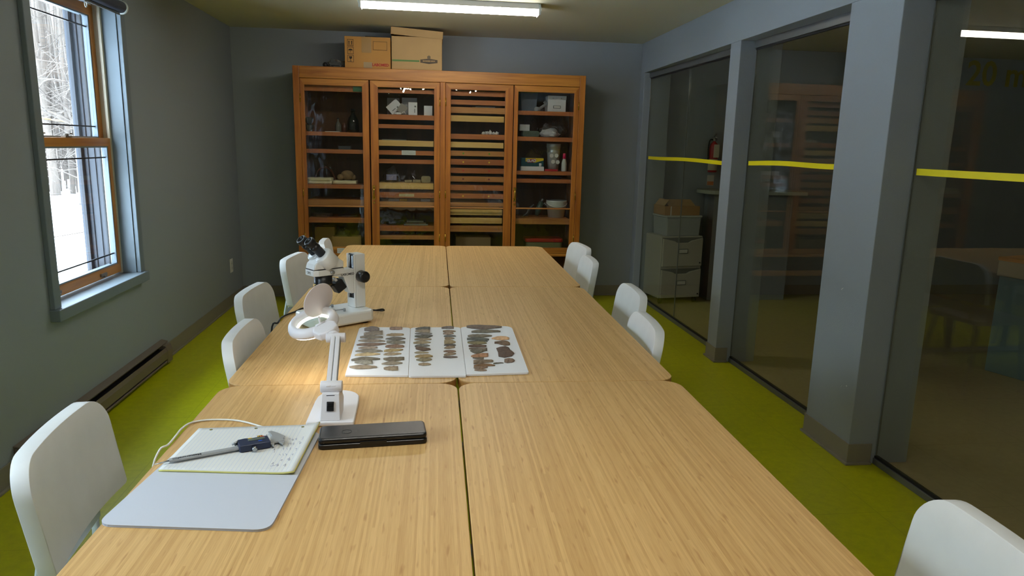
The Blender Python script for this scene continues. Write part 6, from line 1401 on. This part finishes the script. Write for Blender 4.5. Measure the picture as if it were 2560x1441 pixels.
b.add(vs, [(3, 2, 1, 0), (4, 5, 6, 7), (0, 1, 5, 4), (1, 2, 6, 5), (2, 3, 7, 6), (3, 0, 4, 7)]); b.build('bin_body', plain('bin_grey', (170, 176, 178), 0.4), t, .006)
b = MB(); b.box(-.184, .184, .004, .286, .173, .190); b.build('rim', plain('bin_rim', (196, 200, 200), 0.4), t, .004)
t = thing('cardboard_carton', 'open brown cardboard box lying on the plastic bin', 'box', (2.385, 6.315, .8312), .12)
b = MB(); b.box(-.185, .170, .0, .24, 0, .085); b.build('carton', m_card, t, .003)
b = MB(); M = Matrix.Translation((0, .0, .0855)) @ Matrix.Rotation(.45, 4, 'X'); b.box(-.15, .12, .0, .12, .0, .004, M)
M = Matrix.Translation((-.18, .02, .0855)) @ Matrix.Rotation(-.9, 4, 'Y'); b.box(0, .07, .0, .2, .0, .004, M); b.build('flap', m_card2, t)
b = MB(); b.box(-.128, -.118, -.0008, -.0002, .0, .084); b.build('paper_edge', m_paper, t)

t = thing('fire_extinguisher', 'red fire extinguisher hanging on the corridor wall above the counter', 'extinguisher', (2.752, 6.60, 1.222))
b = MB(); b.lathe([(.036, 0), (.043, .006), (.043, .235), (.034, .268), (.016, .283), (.014, .292)], n=26); b.build('cylinder_body', m_red, t)
b = MB(); b.lathe([(.0438, .02), (.0438, .125)], n=26); b.build('paper_label', plain('label_cream', (208, 200, 184), .6), t)
b = MB(); b.box(-.02, .032, -.056, -.050, .140, .262); b.build('inspection_tag', plain('tag_cream', (212, 206, 190), .7), t)
b = MB(); b.cyl((0, 0, .2925), (0, 0, .325), .015, n=14); b.box(-.010, .010, -.045, .02, .322, .332); b.tube([(0, .01, .33), (0, -.02, .352), (0, -.055, .360)], .006, 6); b.cyl((.018, 0, .308), (.026, 0, .308), .012, n=14); b.build('valve', m_steel, t)
b = MB(); b.tube(smooth([(-.016, 0, .306), (-.045, -.005, .30), (-.056, -.006, .23), (-.052, -.006, .12), (-.048, -.006, .09)]), .007, 8); b.build('hose', m_blackr, t)
b = MB(); b.box(-.012, .012, .044, .078, .06, .25); b.build('wall_hook', m_steel, t)
t = thing('wall_notice', 'small orange and white notice on the wall below the extinguisher', 'sign', (2.775, YB - .0005, 1.092))
b = MB(); b.box(-.034, .034, -.004, 0, 0, .10); b.build('notice_panel', plain('notice_white', (206, 200, 190), .6), t)
b = MB(); b.box(-.032, .032, -.0048, -.0041, .004, .04); b.build('orange_band', plain('notice_orange', (206, 120, 70), .6), t)

t = thing('service_counter', 'grey counter with a round-ended top behind the glass', 'counter', (3.06, 6.50, 0))
P = [(.52, -.21), (.52, .178), (-.36, .178)] + [(-.36 + .11 * math.cos(a), -.016 + .194 * math.sin(a)) for a in [PI / 2 + PI * k / 12 for k in range(1, 13)]]
b = MB(); b.prism(P, 1.030, 1.064); b.build('counter_top', plain('counter_grey', (176, 184, 174), .45), t, .003)
b = MB(); b.box(-.33, .46, -.06, .17, 0.0005, 1.0295); b.build('counter_front', m_wall, t)
t = thing('reception_desk', 'blue-grey desk with a wooden top seen through the near glass', 'desk', (3.785, 4.205, 0), math.atan2(-.25, .08))
b = MB(); b.box(0.012, 1.3, .012, .62, .0005, .655); b.build('desk_panel', plain('desk_blue', (112, 134, 146), .5), t, .003)
b = MB(); b.box(0, 1.31, 0, .63, .656, .758); b.build('fascia', plain('desk_grey', (150, 146, 140), .5), t, .003)
b = MB(); b.box(-.004, 1.314, -.004, .634, .7585, .782); b.build('desk_top', m_cabx, t, .003)
t = thing('wall_lettering', 'dim yellow lettering high on the corridor wall reading > 20 mm', 'sign', (5.08, YB - .001, 2.205))
text('>', .21, plain('sign_yellow', (150, 138, 14), .6), t, (.07, 0, -.01), FACE, .004, 'lettering', .001)
text('20 mm', .33, bpy.data.materials['sign_yellow'], t, (.72, 0, .02), (PI / 2, 0, 0), .006, 'lettering', .001)

meshify()

# ------------------------------------------------------------------ sky, camera, look
w = bpy.data.worlds.new('World'); sc.world = w; w.use_nodes = True
nt = w.node_tree; bg = nt.nodes['Background']
tcw = nt.nodes.new('ShaderNodeTexCoord'); spw = nt.nodes.new('ShaderNodeSeparateXYZ')
nt.links.new(tcw.outputs['Generated'], spw.inputs[0])
rw = nt.nodes.new('ShaderNodeValToRGB'); e = rw.color_ramp.elements
e[0].position = 0.11; e[0].color = (0.085, 0.100, 0.122, 1)
e[1].position = 0.42; e[1].color = (0.72, 0.90, 1.06, 1)
nt.links.new(spw.outputs['Z'], rw.inputs['Fac'])
nt.links.new(rw.outputs['Color'], bg.inputs['Color'])
bg.inputs['Strength'].default_value = 23.0
for yc, nm in WIN:
    l = bpy.data.lights.new('window_portal', 'AREA'); l.shape = 'RECTANGLE'; l.size = 1.5; l.size_y = .92
    l.cycles.is_portal = True
    o = bpy.data.objects.new('window_portal', l); COL.objects.link(o)
    o.location = (LW(yc) - .21, yc, (WZ0 + WZ1) / 2); o.rotation_euler = (0, -PI / 2, 0)

cam = bpy.data.cameras.new('Camera'); co = bpy.data.objects.new('Camera', cam); COL.objects.link(co)
cam.sensor_fit = 'HORIZONTAL'; cam.sensor_width = 36.0; cam.lens = 36.0 * 1768.934 / 2560.0
cam.clip_start = 0.02; cam.clip_end = 300
r_ = Vector((0.9922890325896826, -0.12183424723443444, 0.022779201106502212))
u_ = Vector((0.0018964524134042655, 0.19868669893258652, 0.9800612282182763))
k_ = Vector((-0.12393094557242539, -0.9724608083564559, 0.19738565535578587))
co.matrix_world = Matrix(((r_.x, u_.x, k_.x, 0), (r_.y, u_.y, k_.y, 0), (r_.z, u_.z, k_.z, 1.43), (0, 0, 0, 1)))
sc.camera = co
sc.view_settings.view_transform = 'Standard'
sc.view_settings.look = 'None'
sc.view_settings.gamma = 1.0
sc.view_settings.use_curve_mapping = False
sc.view_settings.exposure = 0.0
sc.cycles.max_bounces = 10
sc.cycles.transparent_max_bounces = 24
sc.cycles.diffuse_bounces = 5
sc.cycles.glossy_bounces = 5
sc.cycles.sample_clamp_indirect = 6.0
sc.cycles.caustics_reflective = False
sc.cycles.caustics_refractive = False
sc.cycles.use_denoising = True
